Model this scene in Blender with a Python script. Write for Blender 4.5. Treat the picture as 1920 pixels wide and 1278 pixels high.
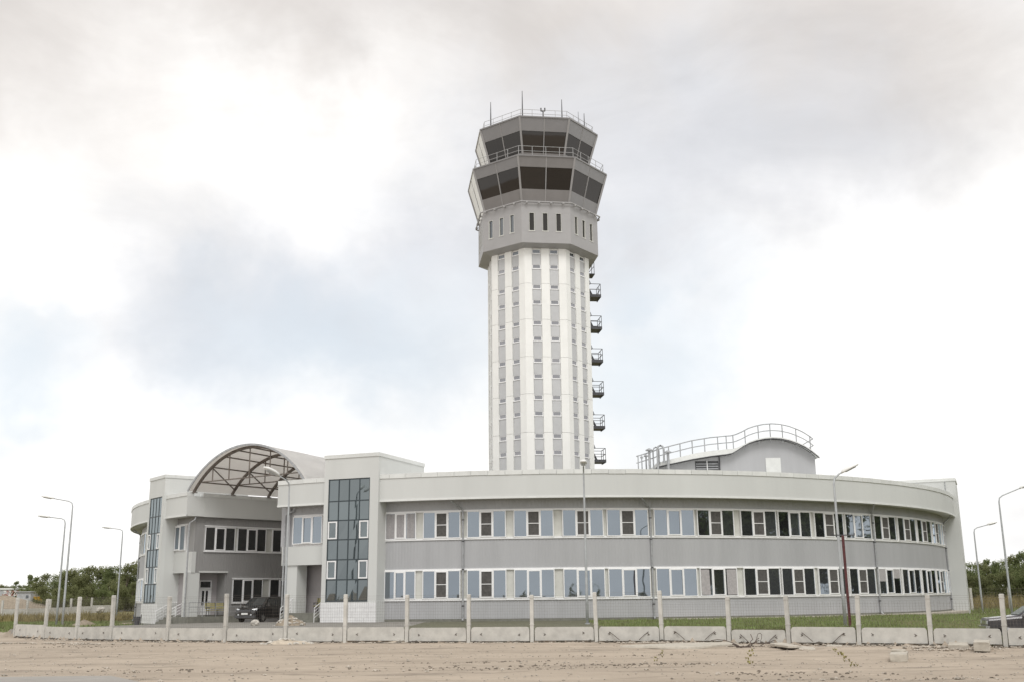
import bpy, bmesh, math, random
from mathutils import Vector, Matrix
R_ = math.radians
random.seed(7)
sc = bpy.context.scene
for o in list(bpy.data.objects): bpy.data.objects.remove(o)

# ------------------------------------------------------------------ camera
FPX, HZ, ROLL = 1970.0, 1118.0, R_(-0.6)
PITCH = math.atan((HZ - 639) / FPX)
CAM = Vector((0, 0, 2.15))
FW = Vector((0, math.cos(PITCH), math.sin(PITCH)))
_u = Vector((0, -math.sin(PITCH), math.cos(PITCH))); _r = Vector((1, 0, 0))
RI = _r * math.cos(ROLL) + _u * math.sin(ROLL)
UP = -_r * math.sin(ROLL) + _u * math.cos(ROLL)
cd = bpy.data.cameras.new('camera'); cam = bpy.data.objects.new('camera', cd)
sc.collection.objects.link(cam)
m = Matrix((RI, UP, -FW)).transposed().to_4x4(); m.translation = CAM
cam.matrix_world = m
cd.sensor_width = 36; cd.lens = FPX / 1920 * 36; cd.clip_start = 0.1; cd.clip_end = 5000
sc.camera = cam

def ray(px, py): return RI * ((px - 960) / FPX) - UP * ((py - 639) / FPX) + FW
def at(px, py, z=None, Y=None):
    d = ray(px, py)
    t = (z - CAM.z) / d.z if z is not None else Y / d.y
    return CAM + d * t

# ------------------------------------------------------------------ sky, sun, exposure
SUN_EL, SUN_AZ = R_(52), R_(168)          # azimuth clockwise from +Y
W = bpy.data.worlds.new('World'); sc.world = W; W.use_nodes = True
nt = W.node_tree; nt.nodes.clear()
def N(t, **k):
    n = nt.nodes.new(t)
    for a, b in k.items(): setattr(n, a, b)
    return n
L = lambda a, b: nt.links.new(a, b)
out = N('ShaderNodeOutputWorld'); bg = N('ShaderNodeBackground'); bg.inputs[1].default_value = 0.1
L(bg.outputs[0], out.inputs[0])
sky = N('ShaderNodeTexSky', sky_type='NISHITA', sun_disc=False, sun_elevation=SUN_EL, sun_rotation=SUN_AZ)
sky.air_density = 1.0; sky.dust_density = 2.0
tc = N('ShaderNodeTexCoord')
def mixc(a, b, fac):
    mx = N('ShaderNodeMix', data_type='RGBA')
    for s, v in ((6, a), (7, b), (0, fac)):
        if hasattr(v, 'is_output'): L(v, mx.inputs[s])
        else: mx.inputs[s].default_value = v
    return mx.outputs[2]
def noise(scale, detail=5, rough=.55, stretch=(1, 1, 1), off=(0, 0, 0), dist=0.0):
    mp = N('ShaderNodeMapping'); mp.inputs['Scale'].default_value = stretch; mp.inputs['Location'].default_value = off
    L(tc.outputs['Generated'], mp.inputs[0])
    n = N('ShaderNodeTexNoise'); n.inputs['Scale'].default_value = scale; n.inputs['Detail'].default_value = detail
    n.inputs['Roughness'].default_value = rough; n.inputs['Distortion'].default_value = dist
    L(mp.outputs[0], n.inputs['Vector']); return n
def ramp(v, a, b):
    r = N('ShaderNodeMapRange', interpolation_type='SMOOTHSTEP'); L(v, r.inputs[0])
    r.inputs[1].default_value = a; r.inputs[2].default_value = b; return r.outputs[0]
def mth(op, a, b):
    n = N('ShaderNodeMath', operation=op)
    for i, v in enumerate((a, b)):
        if hasattr(v, 'is_output'): L(v, n.inputs[i])
        else: n.inputs[i].default_value = v
    return n.outputs[0]
# warped direction for the cloud banks
wn = noise(5.0, 5, .6)
ws = N('ShaderNodeVectorMath', operation='SUBTRACT'); L(wn.outputs['Color'], ws.inputs[0]); ws.inputs[1].default_value = (.5, .5, .5)
wm = N('ShaderNodeVectorMath', operation='SCALE'); L(ws.outputs[0], wm.inputs[0]); wm.inputs['Scale'].default_value = .26
wa = N('ShaderNodeVectorMath', operation='ADD'); L(tc.outputs['Generated'], wa.inputs[0]); L(wm.outputs[0], wa.inputs[1])
wd = N('ShaderNodeVectorMath', operation='NORMALIZE'); L(wa.outputs[0], wd.inputs[0])
def bank(px, py, rad, sx=1.0):
    d = ray(px, py).normalized()
    v = N('ShaderNodeVectorMath', operation='SUBTRACT'); L(wd.outputs[0], v.inputs[0]); v.inputs[1].default_value = d
    s = N('ShaderNodeVectorMath', operation='MULTIPLY'); L(v.outputs[0], s.inputs[0]); s.inputs[1].default_value = (1 / sx, 1, 1)
    l = N('ShaderNodeVectorMath', operation='LENGTH'); L(s.outputs[0], l.inputs[0])
    return ramp(l.outputs['Value'], rad, 0.0)
def mx_(vals):
    o = vals[0]
    for v in vals[1:]: o = mth('MAXIMUM', o, v)
    return o
K = 10.0
big = ramp(noise(2.2, 6, .55, (1, 1, 2.2), (3, 1, 0), .4).outputs['Fac'], .36, .66)
fine = noise(6.5, 7, .6, (1, 1, 2.0), (1, 5, 2), .5).outputs['Fac']
white = (1.0 * K, .985 * K, .965 * K, 1)
base = mixc(white, (.86 * K, .855 * K, .855 * K, 1), big)
bright = mx_([bank(480, 290, .20, 2.3), bank(800, 150, .10, 2.0), bank(60, 420, .13, 1.6), bank(300, 800, .16, 2.8), bank(1640, 640, .19, 1.7), bank(1950, 420, .14, 1.0)])
base = mixc(base, (1.16 * K, 1.145 * K, 1.125 * K, 1), mth('MULTIPLY', bright, .8))
warm = mx_([bank(-40, 40, .28, 1.4), bank(480, -10, .16, 2.4), bank(1100, 20, .19, 2.4), bank(1640, 60, .22, 1.9)])
base = mixc(base, (.60 * K, .555 * K, .525 * K, 1), mth('MULTIPLY', warm, .74))
cool = mx_([bank(520, 545, .15, 2.3), bank(830, 450, .15, 1.7), bank(380, 600, .14, 1.6), bank(1330, 320, .19, 1.9), bank(1030, 360, .16, 1.6)])
base = mixc(base, (.60 * K, .62 * K, .67 * K, 1), mth('MULTIPLY', cool, .74))
var = mth('MULTIPLY_ADD', fine, .36)
nt.nodes[-1].inputs[2].default_value = .82
vm = N('ShaderNodeVectorMath', operation='SCALE'); L(base, vm.inputs[0]); L(var, vm.inputs['Scale'])
gap = mx_([bank(640, 650, .13, 2.4), bank(1240, 700, .16, 1.0), bank(1180, 560, .11, 1.0), bank(10, 700, .09, 1.2)])
gapb = mth('MULTIPLY', gap, .65)
blue = N('ShaderNodeVectorMath', operation='SCALE'); L(sky.outputs[0], blue.inputs[0]); blue.inputs['Scale'].default_value = .6
bl2 = mixc(blue.outputs[0], (.74 * K, .83 * K, .91 * K, 1), .8)
fin = mixc(vm.outputs[0], bl2, gapb)
L(fin, bg.inputs[0])
sd = bpy.data.lights.new('sun', 'SUN'); sd.energy = 1.45; sd.angle = R_(25); sd.color = (1, .98, .955)
so = bpy.data.objects.new('sun', sd); sc.collection.objects.link(so)
sdir = Vector((math.sin(SUN_AZ) * math.cos(SUN_EL), math.cos(SUN_AZ) * math.cos(SUN_EL), math.sin(SUN_EL)))
so.rotation_euler = sdir.to_track_quat('Z', 'Y').to_euler()
vs = sc.view_settings; vs.view_transform = 'Standard'; vs.look = 'None'; vs.exposure = 0.15; vs.gamma = 1.0; vs.use_curve_mapping = False

# ------------------------------------------------------------------ materials
def mat(name, col, rough=.7, metal=0.0, var=.12, scale=3.0, bump=0.0, bscale=40, spec=.4, col2=None, rnd=0.0, streak=False, coat=0.0):
    M = bpy.data.materials.new(name); M.use_nodes = True
    t = M.node_tree; b = t.nodes['Principled BSDF']
    b.inputs['Roughness'].default_value = rough; b.inputs['Metallic'].default_value = metal
    b.inputs['Specular IOR Level'].default_value = spec; b.inputs['Coat Weight'].default_value = coat
    tcn = t.nodes.new('ShaderNodeTexCoord'); src = tcn.outputs['Object']
    if rnd or True:
        oi = t.nodes.new('ShaderNodeObjectInfo')
        ad = t.nodes.new('ShaderNodeVectorMath'); ad.operation = 'ADD'
        sc_ = t.nodes.new('ShaderNodeVectorMath'); sc_.operation = 'SCALE'; sc_.inputs['Scale'].default_value = 37.0
        cb = t.nodes.new('ShaderNodeCombineXYZ'); t.links.new(oi.outputs['Random'], cb.inputs[0]); t.links.new(oi.outputs['Random'], cb.inputs[1])
        t.links.new(cb.outputs[0], sc_.inputs[0]); t.links.new(src, ad.inputs[0]); t.links.new(sc_.outputs[0], ad.inputs[1])
        src = ad.outputs[0]
    mp = t.nodes.new('ShaderNodeMapping'); t.links.new(src, mp.inputs[0])
    if streak: mp.inputs['Scale'].default_value = (1, 1, .12)
    n1 = t.nodes.new('ShaderNodeTexNoise'); n1.inputs['Scale'].default_value = scale; n1.inputs['Detail'].default_value = 6; n1.inputs['Roughness'].default_value = .6
    t.links.new(mp.outputs[0], n1.inputs['Vector'])
    mx = t.nodes.new('ShaderNodeMix'); mx.data_type = 'RGBA'
    c2 = col2 or tuple(c * (1 - var * 2) for c in col)
    mx.inputs[6].default_value = (*c2, 1); mx.inputs[7].default_value = (*[min(1, c * (1 + var * .6)) for c in col], 1)
    rr = t.nodes.new('ShaderNodeMapRange'); rr.inputs[1].default_value = .3; rr.inputs[2].default_value = .62
    t.links.new(n1.outputs['Fac'], rr.inputs[0]); t.links.new(rr.outputs[0], mx.inputs[0])
    res = mx.outputs[2]
    if rnd:
        hs = t.nodes.new('ShaderNodeHueSaturation'); t.links.new(res, hs.inputs['Color'])
        r2 = t.nodes.new('ShaderNodeMapRange'); r2.inputs[3].default_value = 1 - rnd; r2.inputs[4].default_value = 1 + rnd
        t.links.new(oi.outputs['Random'], r2.inputs[0]); t.links.new(r2.outputs[0], hs.inputs['Value']); res = hs.outputs[0]
    t.links.new(res, b.inputs['Base Color'])
    if bump:
        n2 = t.nodes.new('ShaderNodeTexNoise'); n2.inputs['Scale'].default_value = bscale; n2.inputs['Detail'].default_value = 5
        t.links.new(tcn.outputs['Object'], n2.inputs['Vector'])
        bp = t.nodes.new('ShaderNodeBump'); bp.inputs['Strength'].default_value = bump; bp.inputs['Distance'].default_value = .03
        t.links.new(n2.outputs['Fac'], bp.inputs['Height']); t.links.new(bp.outputs[0], b.inputs['Normal'])
    return M
def glass(name, dark, refl, tint, wav=.15, fres=True):
    M = bpy.data.materials.new(name); M.use_nodes = True; t = M.node_tree; t.nodes.clear()
    o = t.nodes.new('ShaderNodeOutputMaterial'); mx = t.nodes.new('ShaderNodeMixShader')
    d = t.nodes.new('ShaderNodeBsdfDiffuse'); d.inputs[0].default_value = (*dark, 1)
    g = t.nodes.new('ShaderNodeBsdfGlossy'); g.inputs[0].default_value = (*tint, 1); g.inputs[1].default_value = .02
    oi = t.nodes.new('ShaderNodeObjectInfo')
    hv = t.nodes.new('ShaderNodeHueSaturation'); hv.inputs['Color'].default_value = (*dark, 1)
    mr = t.nodes.new('ShaderNodeMapRange'); mr.inputs[3].default_value = .45; mr.inputs[4].default_value = 1.9
    t.links.new(oi.outputs['Random'], mr.inputs[0]); t.links.new(mr.outputs[0], hv.inputs['Value']); t.links.new(hv.outputs[0], d.inputs[0])
    lw = t.nodes.new('ShaderNodeFresnel'); lw.inputs[0].default_value = 1.5
    r = t.nodes.new('ShaderNodeMath'); r.operation = 'ADD'; r.use_clamp = True; r.inputs[1].default_value = refl
    t.links.new(lw.outputs[0], r.inputs[0]); t.links.new(r.outputs[0], mx.inputs[0])
    tcn = t.nodes.new('ShaderNodeTexCoord'); n = t.nodes.new('ShaderNodeTexNoise'); n.inputs['Scale'].default_value = .9; n.inputs['Detail'].default_value = 1
    ad = t.nodes.new('ShaderNodeVectorMath'); ad.operation = 'ADD'; cb = t.nodes.new('ShaderNodeCombineXYZ')
    ml = t.nodes.new('ShaderNodeMath'); ml.operation = 'MULTIPLY'; ml.inputs[1].default_value = 90
    t.links.new(oi.outputs['Random'], ml.inputs[0]); t.links.new(ml.outputs[0], cb.inputs[0])
    t.links.new(tcn.outputs['Object'], ad.inputs[0]); t.links.new(cb.outputs[0], ad.inputs[1]); t.links.new(ad.outputs[0], n.inputs['Vector'])
    bp = t.nodes.new('ShaderNodeBump'); bp.inputs['Strength'].default_value = wav; bp.inputs['Distance'].default_value = .03
    t.links.new(n.outputs['Fac'], bp.inputs['Height']); t.links.new(bp.outputs[0], g.inputs['Normal'])
    t.links.new(d.outputs[0], mx.inputs[1]); t.links.new(g.outputs[0], mx.inputs[2]); t.links.new(mx.outputs[0], o.inputs[0])
    return M
M = dict(
    dirt=mat('brown_dirt', (.30, .25, .19), .95, var=.15, scale=4, bump=.6),
    white=mat('white_cladding', (.61, .62, .602), .45, var=.035, scale=.35, streak=True),
    cream=mat('tower_white', (.84, .838, .81), .5, var=.02, scale=.6, rnd=.015),
    coping=mat('coping_metal', (.70, .71, .69), .35, var=.04, scale=2, rnd=.05),
    corr=mat('corrugated_grey', (.42, .424, .434), .42, var=.045, scale=.8, streak=True),
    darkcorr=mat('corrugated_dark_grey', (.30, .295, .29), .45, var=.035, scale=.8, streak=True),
    pier=mat('white_plastic_pier', (.60, .60, .56), .5, var=.04, scale=3),
    frame=mat('window_plastic', (.84, .84, .84), .35, var=.01),
    plinth=mat('plinth_concrete', (.20, .20, .172), .85, var=.12, scale=3, bump=.3),
    tile=mat('white_tile', (.76, .76, .76), .35, var=.03, scale=3, rnd=.03),
    glass=glass('window_glass', (.035, .037, .04), .27, (.78, .89, 1.0)),
    glassd=glass('dark_window_glass', (.024, .023, .022), .15, (.75, .8, .85)),
    glassc=glass('curtain_wall_glass', (.022, .028, .031), .17, (.84, .94, .97)),
    towerglass=glass('tower_glass', (.06, .055, .055), .24, (.88, .9, .95), .05),
    cabglass=glass('cab_glass', (.014, .0125, .0115), .02, (.8, .77, .74), .02),
    screen=mat('insect_screen', (.10, .095, .09), .8, var=.15, scale=6),
    blind=mat('blind_fabric', (.42, .40, .40), .8, var=.1, scale=8),
    mullion=mat('dark_mullion', (.045, .06, .068), .4, var=.1),
    panel=mat('tower_grey_panel', (.52, .525, .53), .45, var=.03, scale=1.5, rnd=.035),
    cabpanel=mat('cab_panel', (.185, .177, .175), .35, var=.04, scale=1.2, rnd=.04, spec=.6, coat=1.0),
    cabtrim=mat('cab_trim', (.30, .29, .285), .4, var=.03),
    block=mat('tower_block_panel', (.36, .352, .35), .45, var=.03, scale=.7),
    steel=mat('dark_steel', (.075, .075, .08), .5, var=.2, scale=5),
    galv=mat('galvanised_steel', (.40, .41, .42), .4, metal=.3, var=.12, scale=5),
    rail=mat('painted_rail', (.42, .42, .42), .45, var=.05),
    arch=mat('brown_steel', (.17, .145, .125), .55, var=.15, scale=4),
    poly=mat('polycarbonate_roof', (.56, .53, .50), .3, var=.10, scale=.5, streak=False),
    conc=mat('fence_concrete', (.55, .535, .495), .9, var=.09, scale=2.2, bump=.35, rnd=.07),
    conc2=mat('slab_concrete', (.46, .42, .355), .9, var=.1, scale=3, bump=.4, rnd=.05),
    wire=mat('wire', (.17, .15, .13), .6, var=.2),
    rust=mat('rusty_bar', (.10, .075, .06), .8, var=.3, scale=9),
    lamp=mat('lamp_pole', (.46, .48, .49), .45, metal=.2, var=.08),
    head=mat('lamp_head', (.78, .78, .76), .35, var=.03),
    red=mat('dark_red_paint', (.10, .028, .03), .5, var=.25, scale=8),
    black=mat('black_car_paint', (.012, .012, .014), .18, var=.1, coat=1.0),
    sedan=mat('sedan_paint', (.055, .05, .055), .3, var=.2, coat=.5),
    rubber=mat('tyre_rubber', (.018, .018, .018), .8, var=.2),
    chrome=mat('chrome', (.6, .6, .6), .2, metal=.9, var=.05),
    carglass=glass('car_glass', (.015, .016, .017), .12, (.85, .9, .92), .02),
    lens=mat('headlight_lens', (.62, .64, .66), .12, var=.05, spec=.8),
    plate=mat('number_plate', (.75, .75, .73), .5, var=.02),
    wood=mat('bench_wood', (.40, .36, .17), .65, var=.15, scale=8),
    clod=mat('brown_clods', (.20, .17, .135), .95, var=.25, scale=4, bump=.4),
    soil=mat('dark_soil', (.10, .085, .068), .95, var=.25, scale=4, bump=.6),
    stone=mat('stones', (.36, .32, .27), .9, var=.25, scale=2.5, bump=.3, rnd=.2),
    boulder=mat('pale_rock', (.50, .47, .42), .9, var=.2, scale=5, bump=.4),
    sandpile=mat('sand_heap', (.50, .43, .34), .95, var=.12, scale=5, bump=.6),
    leaf=mat('leaves', (.105, .125, .062), .6, var=.35, scale=.9, spec=.25, rnd=.22),
    leaf2=mat('leaves_olive', (.125, .135, .07), .6, var=.35, scale=.9, spec=.25, rnd=.22),
    bark=mat('bark', (.11, .09, .07), .9, var=.2, scale=6),
    grass=mat('grass_blades', (.165, .22, .075), .7, var=.4, scale=1.2, spec=.2, col2=(.17, .16, .08)),
    drygrass=mat('dry_grass_blades', (.27, .225, .105), .8, var=.3, scale=1.2, spec=.2),
    weed=mat('weed_leaves', (.32, .29, .11), .7, var=.3, scale=6, spec=.2),
    yellow=mat('yellow_paint', (.50, .30, .045), .5, var=.15),
    redw=mat('faded_red', (.36, .12, .09), .6, var=.2),
    hut=mat('hut_metal', (.42, .43, .44), .6, var=.1),
    mauve=mat('porch_paint', (.42, .395, .40), .6, var=.05, scale=1),
)
# ground materials, three tones of real soil
def translucent(name, c, ct, f):
    Mt = bpy.data.materials.new(name); Mt.use_nodes = True; t = Mt.node_tree; t.nodes.clear()
    o = t.nodes.new('ShaderNodeOutputMaterial'); mx = t.nodes.new('ShaderNodeMixShader'); d = t.nodes.new('ShaderNodeBsdfDiffuse'); tr = t.nodes.new('ShaderNodeBsdfTranslucent')
    n = t.nodes.new('ShaderNodeTexNoise'); n.inputs['Scale'].default_value = .7; n.inputs['Detail'].default_value = 5
    tcn = t.nodes.new('ShaderNodeTexCoord'); t.links.new(tcn.outputs['Object'], n.inputs['Vector'])
    cm = t.nodes.new('ShaderNodeMix'); cm.data_type = 'RGBA'; cm.inputs[6].default_value = (*[x * .8 for x in c], 1); cm.inputs[7].default_value = (*[x * 1.1 for x in c], 1)
    t.links.new(n.outputs['Fac'], cm.inputs[0]); t.links.new(cm.outputs[2], d.inputs[0]); tr.inputs[0].default_value = (*ct, 1); mx.inputs[0].default_value = f
    t.links.new(d.outputs[0], mx.inputs[1]); t.links.new(tr.outputs[0], mx.inputs[2]); t.links.new(mx.outputs[0], o.inputs[0]); return Mt
M['poly'] = translucent('polycarbonate_roof_sheet', (.74, .735, .73), (.93, .905, .87), .55)
M['leaf'] = translucent('tree_leaves', (.13, .15, .075), (.33, .38, .17), .5)
M['leaf2'] = translucent('tree_leaves_olive', (.145, .15, .08), (.34, .37, .18), .5)
def ground_mat(name, c1, c2, c3, big=.12, streak=(.25, 1, 1), bump=1.0):
    Mt = bpy.data.materials.new(name); Mt.use_nodes = True; t = Mt.node_tree; b = t.nodes['Principled BSDF']
    b.inputs['Roughness'].default_value = .95; b.inputs['Specular IOR Level'].default_value = .15
    tcn = t.nodes.new('ShaderNodeTexCoord')
    def nz(s, sx, d=8, r=.65):
        mp = t.nodes.new('ShaderNodeMapping'); mp.inputs['Scale'].default_value = sx; t.links.new(tcn.outputs['Object'], mp.inputs[0])
        n = t.nodes.new('ShaderNodeTexNoise'); n.inputs['Scale'].default_value = s; n.inputs['Detail'].default_value = d; n.inputs['Roughness'].default_value = r
        t.links.new(mp.outputs[0], n.inputs['Vector']); return n.outputs['Fac']
    def rg(v, a, bb):
        r = t.nodes.new('ShaderNodeMapRange'); r.inputs[1].default_value = a; r.inputs[2].default_value = bb; t.links.new(v, r.inputs[0]); return r.outputs[0]
    def mixx(a, c, f):
        mx = t.nodes.new('ShaderNodeMix'); mx.data_type = 'RGBA'
        for i, v in ((6, a), (7, c)):
            if hasattr(v, 'is_output'): t.links.new(v, mx.inputs[i])
            else: mx.inputs[i].default_value = (*v, 1)
        t.links.new(f, mx.inputs[0]); return mx.outputs[2]
    a = mixx(c1, c2, rg(nz(big * 2, streak), .38, .62))
    a = mixx(a, c3, rg(nz(big * 7, streak, 9, .7), .52, .70))
    a = mixx(a, tuple(x * .55 for x in c3), rg(nz(5.0, (1, 1, 1), 6, .75), .62, .78))
    a = mixx(a, tuple(min(1, x * 1.18) for x in c1), rg(nz(1.3, (.5, 1, 1), 6), .58, .75))
    t.links.new(a, b.inputs['Base Color'])
    bp = t.nodes.new('ShaderNodeBump'); bp.inputs['Strength'].default_value = bump; bp.inputs['Distance'].default_value = .05
    t.links.new(nz(6, (1, 1, 1), 9, .7), bp.inputs['Height']); t.links.new(bp.outputs[0], b.inputs['Normal'])
    return Mt
M['sand'] = ground_mat('sandy_ground', (.435, .366, .292), (.352, .294, .234), (.215, .182, .147), .14, (.22, 1, 1))
M['asphalt'] = ground_mat('worn_asphalt', (.22, .21, .19), (.27, .255, .23), (.17, .16, .15), .3, (1, 1, 1), .4)
M['lawn'] = ground_mat('lawn_soil', (.105, .115, .045), (.15, .14, .065), (.08, .095, .036), .6, (1, 1, 1), .6)
M['field'] = ground_mat('dry_field', (.16, .15, .07), (.22, .19, .10), (.10, .105, .05), .1, (.4, 1, 1), .6)
M['verge'] = ground_mat('verge_soil', (.125, .125, .085), (.155, .15, .105), (.10, .10, .07), .6, (1, 1, 1), .6)
M['road'] = ground_mat('grey_road', (.33, .31, .28), (.30, .28, .26), (.25, .24, .22), .3, (.3, 1, 1), .3)

# ------------------------------------------------------------------ mesh helpers
COL = sc.collection
class MB:
    def __init__(s): s.v = []; s.f = []
    def add(s, vs, fs):
        b = len(s.v); s.v += [tuple(v) for v in vs]; s.f += [tuple(i + b for i in f) for f in fs]; return s
    def box(s, x0, x1, y0, y1, z0, z1):
        return s.add([(x0, y0, z0), (x1, y0, z0), (x1, y1, z0), (x0, y1, z0), (x0, y0, z1), (x1, y0, z1), (x1, y1, z1), (x0, y1, z1)],
                     [(0, 3, 2, 1), (4, 5, 6, 7), (0, 1, 5, 4), (1, 2, 6, 5), (2, 3, 7, 6), (3, 0, 4, 7)])
    def prism(s, poly, z0, z1):            # plan polygon, counter-clockwise
        n = len(poly)
        return s.add([(*p[:2], z0) for p in poly] + [(*p[:2], z1) for p in poly],
                     [tuple(range(n - 1, -1, -1)), tuple(range(n, 2 * n))] + [(i, (i + 1) % n, n + (i + 1) % n, n + i) for i in range(n)])
    def hexa(s, a, b):                     # two quads, outer ring to outer ring
        return s.add(list(a) + list(b), [(3, 2, 1, 0), (4, 5, 6, 7)] + [(i, (i + 1) % 4, 4 + (i + 1) % 4, 4 + i) for i in range(4)])
    def tube(s, pts, r, n=6, closed=False):
        pts = [Vector(p) for p in pts]; m = len(pts); vs = []; fs = []
        rs = r if isinstance(r, (list, tuple)) else [r] * m
        up = None
        for i, p in enumerate(pts):
            a = pts[(i - 1) % m] if (i or closed) else p; b = pts[(i + 1) % m] if (i < m - 1 or closed) else p
            d = (b - a).normalized()
            if up is None: up = Vector((0, 0, 1)) if abs(d.z) < .9 else Vector((1, 0, 0))
            x = d.cross(up).normalized(); y = x.cross(d).normalized(); up = y
            for k in range(n):
                t = 2 * math.pi * (k + .5) / n; vs.append(p + (x * math.cos(t) + y * math.sin(t)) * rs[i])
        for i in range(m if closed else m - 1):
            j = (i + 1) % m
            for k in range(n): fs.append((i * n + k, i * n + (k + 1) % n, j * n + (k + 1) % n, j * n + k))
        if not closed: fs += [tuple(range(n - 1, -1, -1)), tuple((m - 1) * n + k for k in range(n))]
        return s.add(vs, fs)
    def bar(s, a, b, w, h=None):           # rectangular bar
        a, b = Vector(a), Vector(b); d = (b - a).normalized(); h = h or w
        u = Vector((0, 0, 1)) if abs(d.z) < .95 else Vector((0, 1, 0))
        x = d.cross(u).normalized() * w / 2; y = x.cross(d).normalized() * h / 2
        return s.hexa([a - x - y, a + x - y, a + x + y, a - x + y], [b - x - y, b + x - y, b + x + y, b - x + y])
    def lathe(s, prof, c, n=12, ax=None):
        vs = []; fs = []; c = Vector(c)
        for r, z in prof:
            for k in range(n):
                t = 2 * math.pi * k / n; vs.append(c + Vector((r * math.cos(t), r * math.sin(t), z)))
        for i in range(len(prof) - 1):
            for k in range(n): fs.append((i * n + k, i * n + (k + 1) % n, (i + 1) * n + (k + 1) % n, (i + 1) * n + k))
        fs += [tuple(range(n - 1, -1, -1)), tuple((len(prof) - 1) * n + k for k in range(n))]
        return s.add(vs, fs)
    def arc(s, cx, cy, r0, r1, z0, z1, a0, a1, step=1.5):
        n = max(1, int(abs(a1 - a0) / step)); vs = []; fs = []
        for i in range(n + 1):
            a = R_(a0 + (a1 - a0) * i / n); sx, cy_ = math.sin(a), -math.cos(a)
            for r, z in ((r0, z0), (r1, z0), (r1, z1), (r0, z1)): vs.append((cx + r * sx, cy + r * cy_, z))
        for i in range(n):
            for k in range(4): fs.append((i * 4 + k, i * 4 + (k + 1) % 4, i * 4 + 4 + (k + 1) % 4, i * 4 + 4 + k))
        fs += [(3, 2, 1, 0), tuple(n * 4 + k for k in range(4))]
        return s.add(vs, fs)
    def mesh(s, name, mt, smooth=False, fix=True):
        me = bpy.data.meshes.new(name); me.from_pydata(s.v, [], s.f)
        if fix:
            b = bmesh.new(); b.from_mesh(me); bmesh.ops.recalc_face_normals(b, faces=b.faces); b.to_mesh(me); b.free()
        me.materials.append(mt)
        if smooth: me.polygons.foreach_set('use_smooth', [True] * len(me.polygons))
        me.update(); return me
    def build(s, name, mt, parent=None, smooth=False, fix=True, label=None):
        if parent is not None:
            w = wloc(parent); s.v = [(x - w.x, y - w.y, z - w.z) for x, y, z in s.v]
        return put(name, s.mesh(name, mt, smooth, fix), parent, label=label)
def wloc(o):
    p = Vector(o.location)
    while o.parent: o = o.parent; p += Vector(o.location)
    return p
def put(name, me, parent=None, loc=(0, 0, 0), rz=0, label=None):
    o = bpy.data.objects.new(name, me); COL.objects.link(o); o.location = loc; o.rotation_euler = (0, 0, rz)
    if parent is not None: o.parent = parent
    if label: o['label'] = label
    return o
def thing(name, label, cat, loc=(0, 0, 0), group=None, rz=0):
    o = bpy.data.objects.new(name, None); COL.objects.link(o); o.location = loc; o.rotation_euler = (0, 0, rz); o.empty_display_size = .3
    return tag(o, label, cat, group)
def tag(o, label, cat, group=None):
    o['label'] = label; o['category'] = cat
    if group: o['group'] = group
    return o
def struct(o): o['kind'] = 'structure'; return o
def stuff(o): o['kind'] = 'stuff'; return o
def V3(p, z): return Vector((p[0], p[1], z))

# ------------------------------------------------------------------ terrain
BASES = [(27, 1194), (83, 1197), (143, 1199.5), (208, 1201), (314, 1202.5), (422, 1203.5), (535, 1204), (647, 1204), (763, 1204), (879, 1204), (998, 1203.7), (1119, 1203.2),
         (1242, 1203.5), (1368, 1205), (1480, 1206.5), (1612, 1208.5), (1747, 1210), (1887, 1212), (2035, 1215)]
POSTS = [at(px, py, z=0.0) for px, py in BASES]
def fence_y(x):
    P = POSTS
    if x <= P[0].x: return P[0].y + (P[0].x - x) * 1.0
    for a, b in zip(P, P[1:]):
        if x <= b.x: return a.y + (b.y - a.y) * (x - a.x) / (b.x - a.x)
    return P[-1].y - (x - P[-1].x) * .4
def sm(t): t = max(0, min(1, t)); return t * t * (3 - 2 * t)
def hgt(x, y):
    fy = fence_y(x)
    if y < fy + .16 or x < POSTS[0].x - 1:
        h = 0.0
        if x < POSTS[0].x - 1: h = .35 * sm((y - 66) / 14)
    else:
        h = .62 - .27 * sm((y - 72) / 22)
        h = h * sm((y - fy - .16) / .05)
        if x > 17.5 and y < 62: h -= .45 * sm((x - 17.5) / 4) * sm((62 - y) / 8) * 1.0
        if x < -20: h -= .16 * sm((-20 - x) / 12)
    if y > 100: h += (.9 - h) * sm((y - 100) / 60)
    return h
def grid(a, b, st): n = int(round((b - a) / st)); return [a + (b - a) * i / n for i in range(n)]
xs = grid(-900, -150, 75) + grid(-150, -50, 5) + grid(-50, -34, 1) + grid(-34, 24, .34) + grid(24, 60, 1) + grid(60, 160, 5) + grid(160, 900, 74) + [900]
ys = grid(-300, -40, 20) + grid(-40, 22, 3) + grid(22, 42, .34) + grid(42, 72, .24) + grid(72, 100, .8) + grid(100, 170, 5) + grid(170, 2500, 120) + [2500]
from mathutils import noise as mn
def ruts(x, y):
    if y > 52 or y < 15: return 0
    k = sm((y - 15) / 6) * sm((fence_y(x) - y + .2) / 1.0)
    a = mn.noise(Vector((x * .12, y * .75, 0))) * .06 + mn.noise(Vector((x * .5, y * .9, 5))) * .035 + mn.noise(Vector((x * 1.7, y * 1.7, 9))) * .022
    return k * a
gv = [(x, y, hgt(x, y) + ruts(x, y)) for y in ys for x in xs]
nx = len(xs)
groups = {k: [] for k in ('sand', 'asphalt', 'lawn', 'field', 'verge')}
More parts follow.
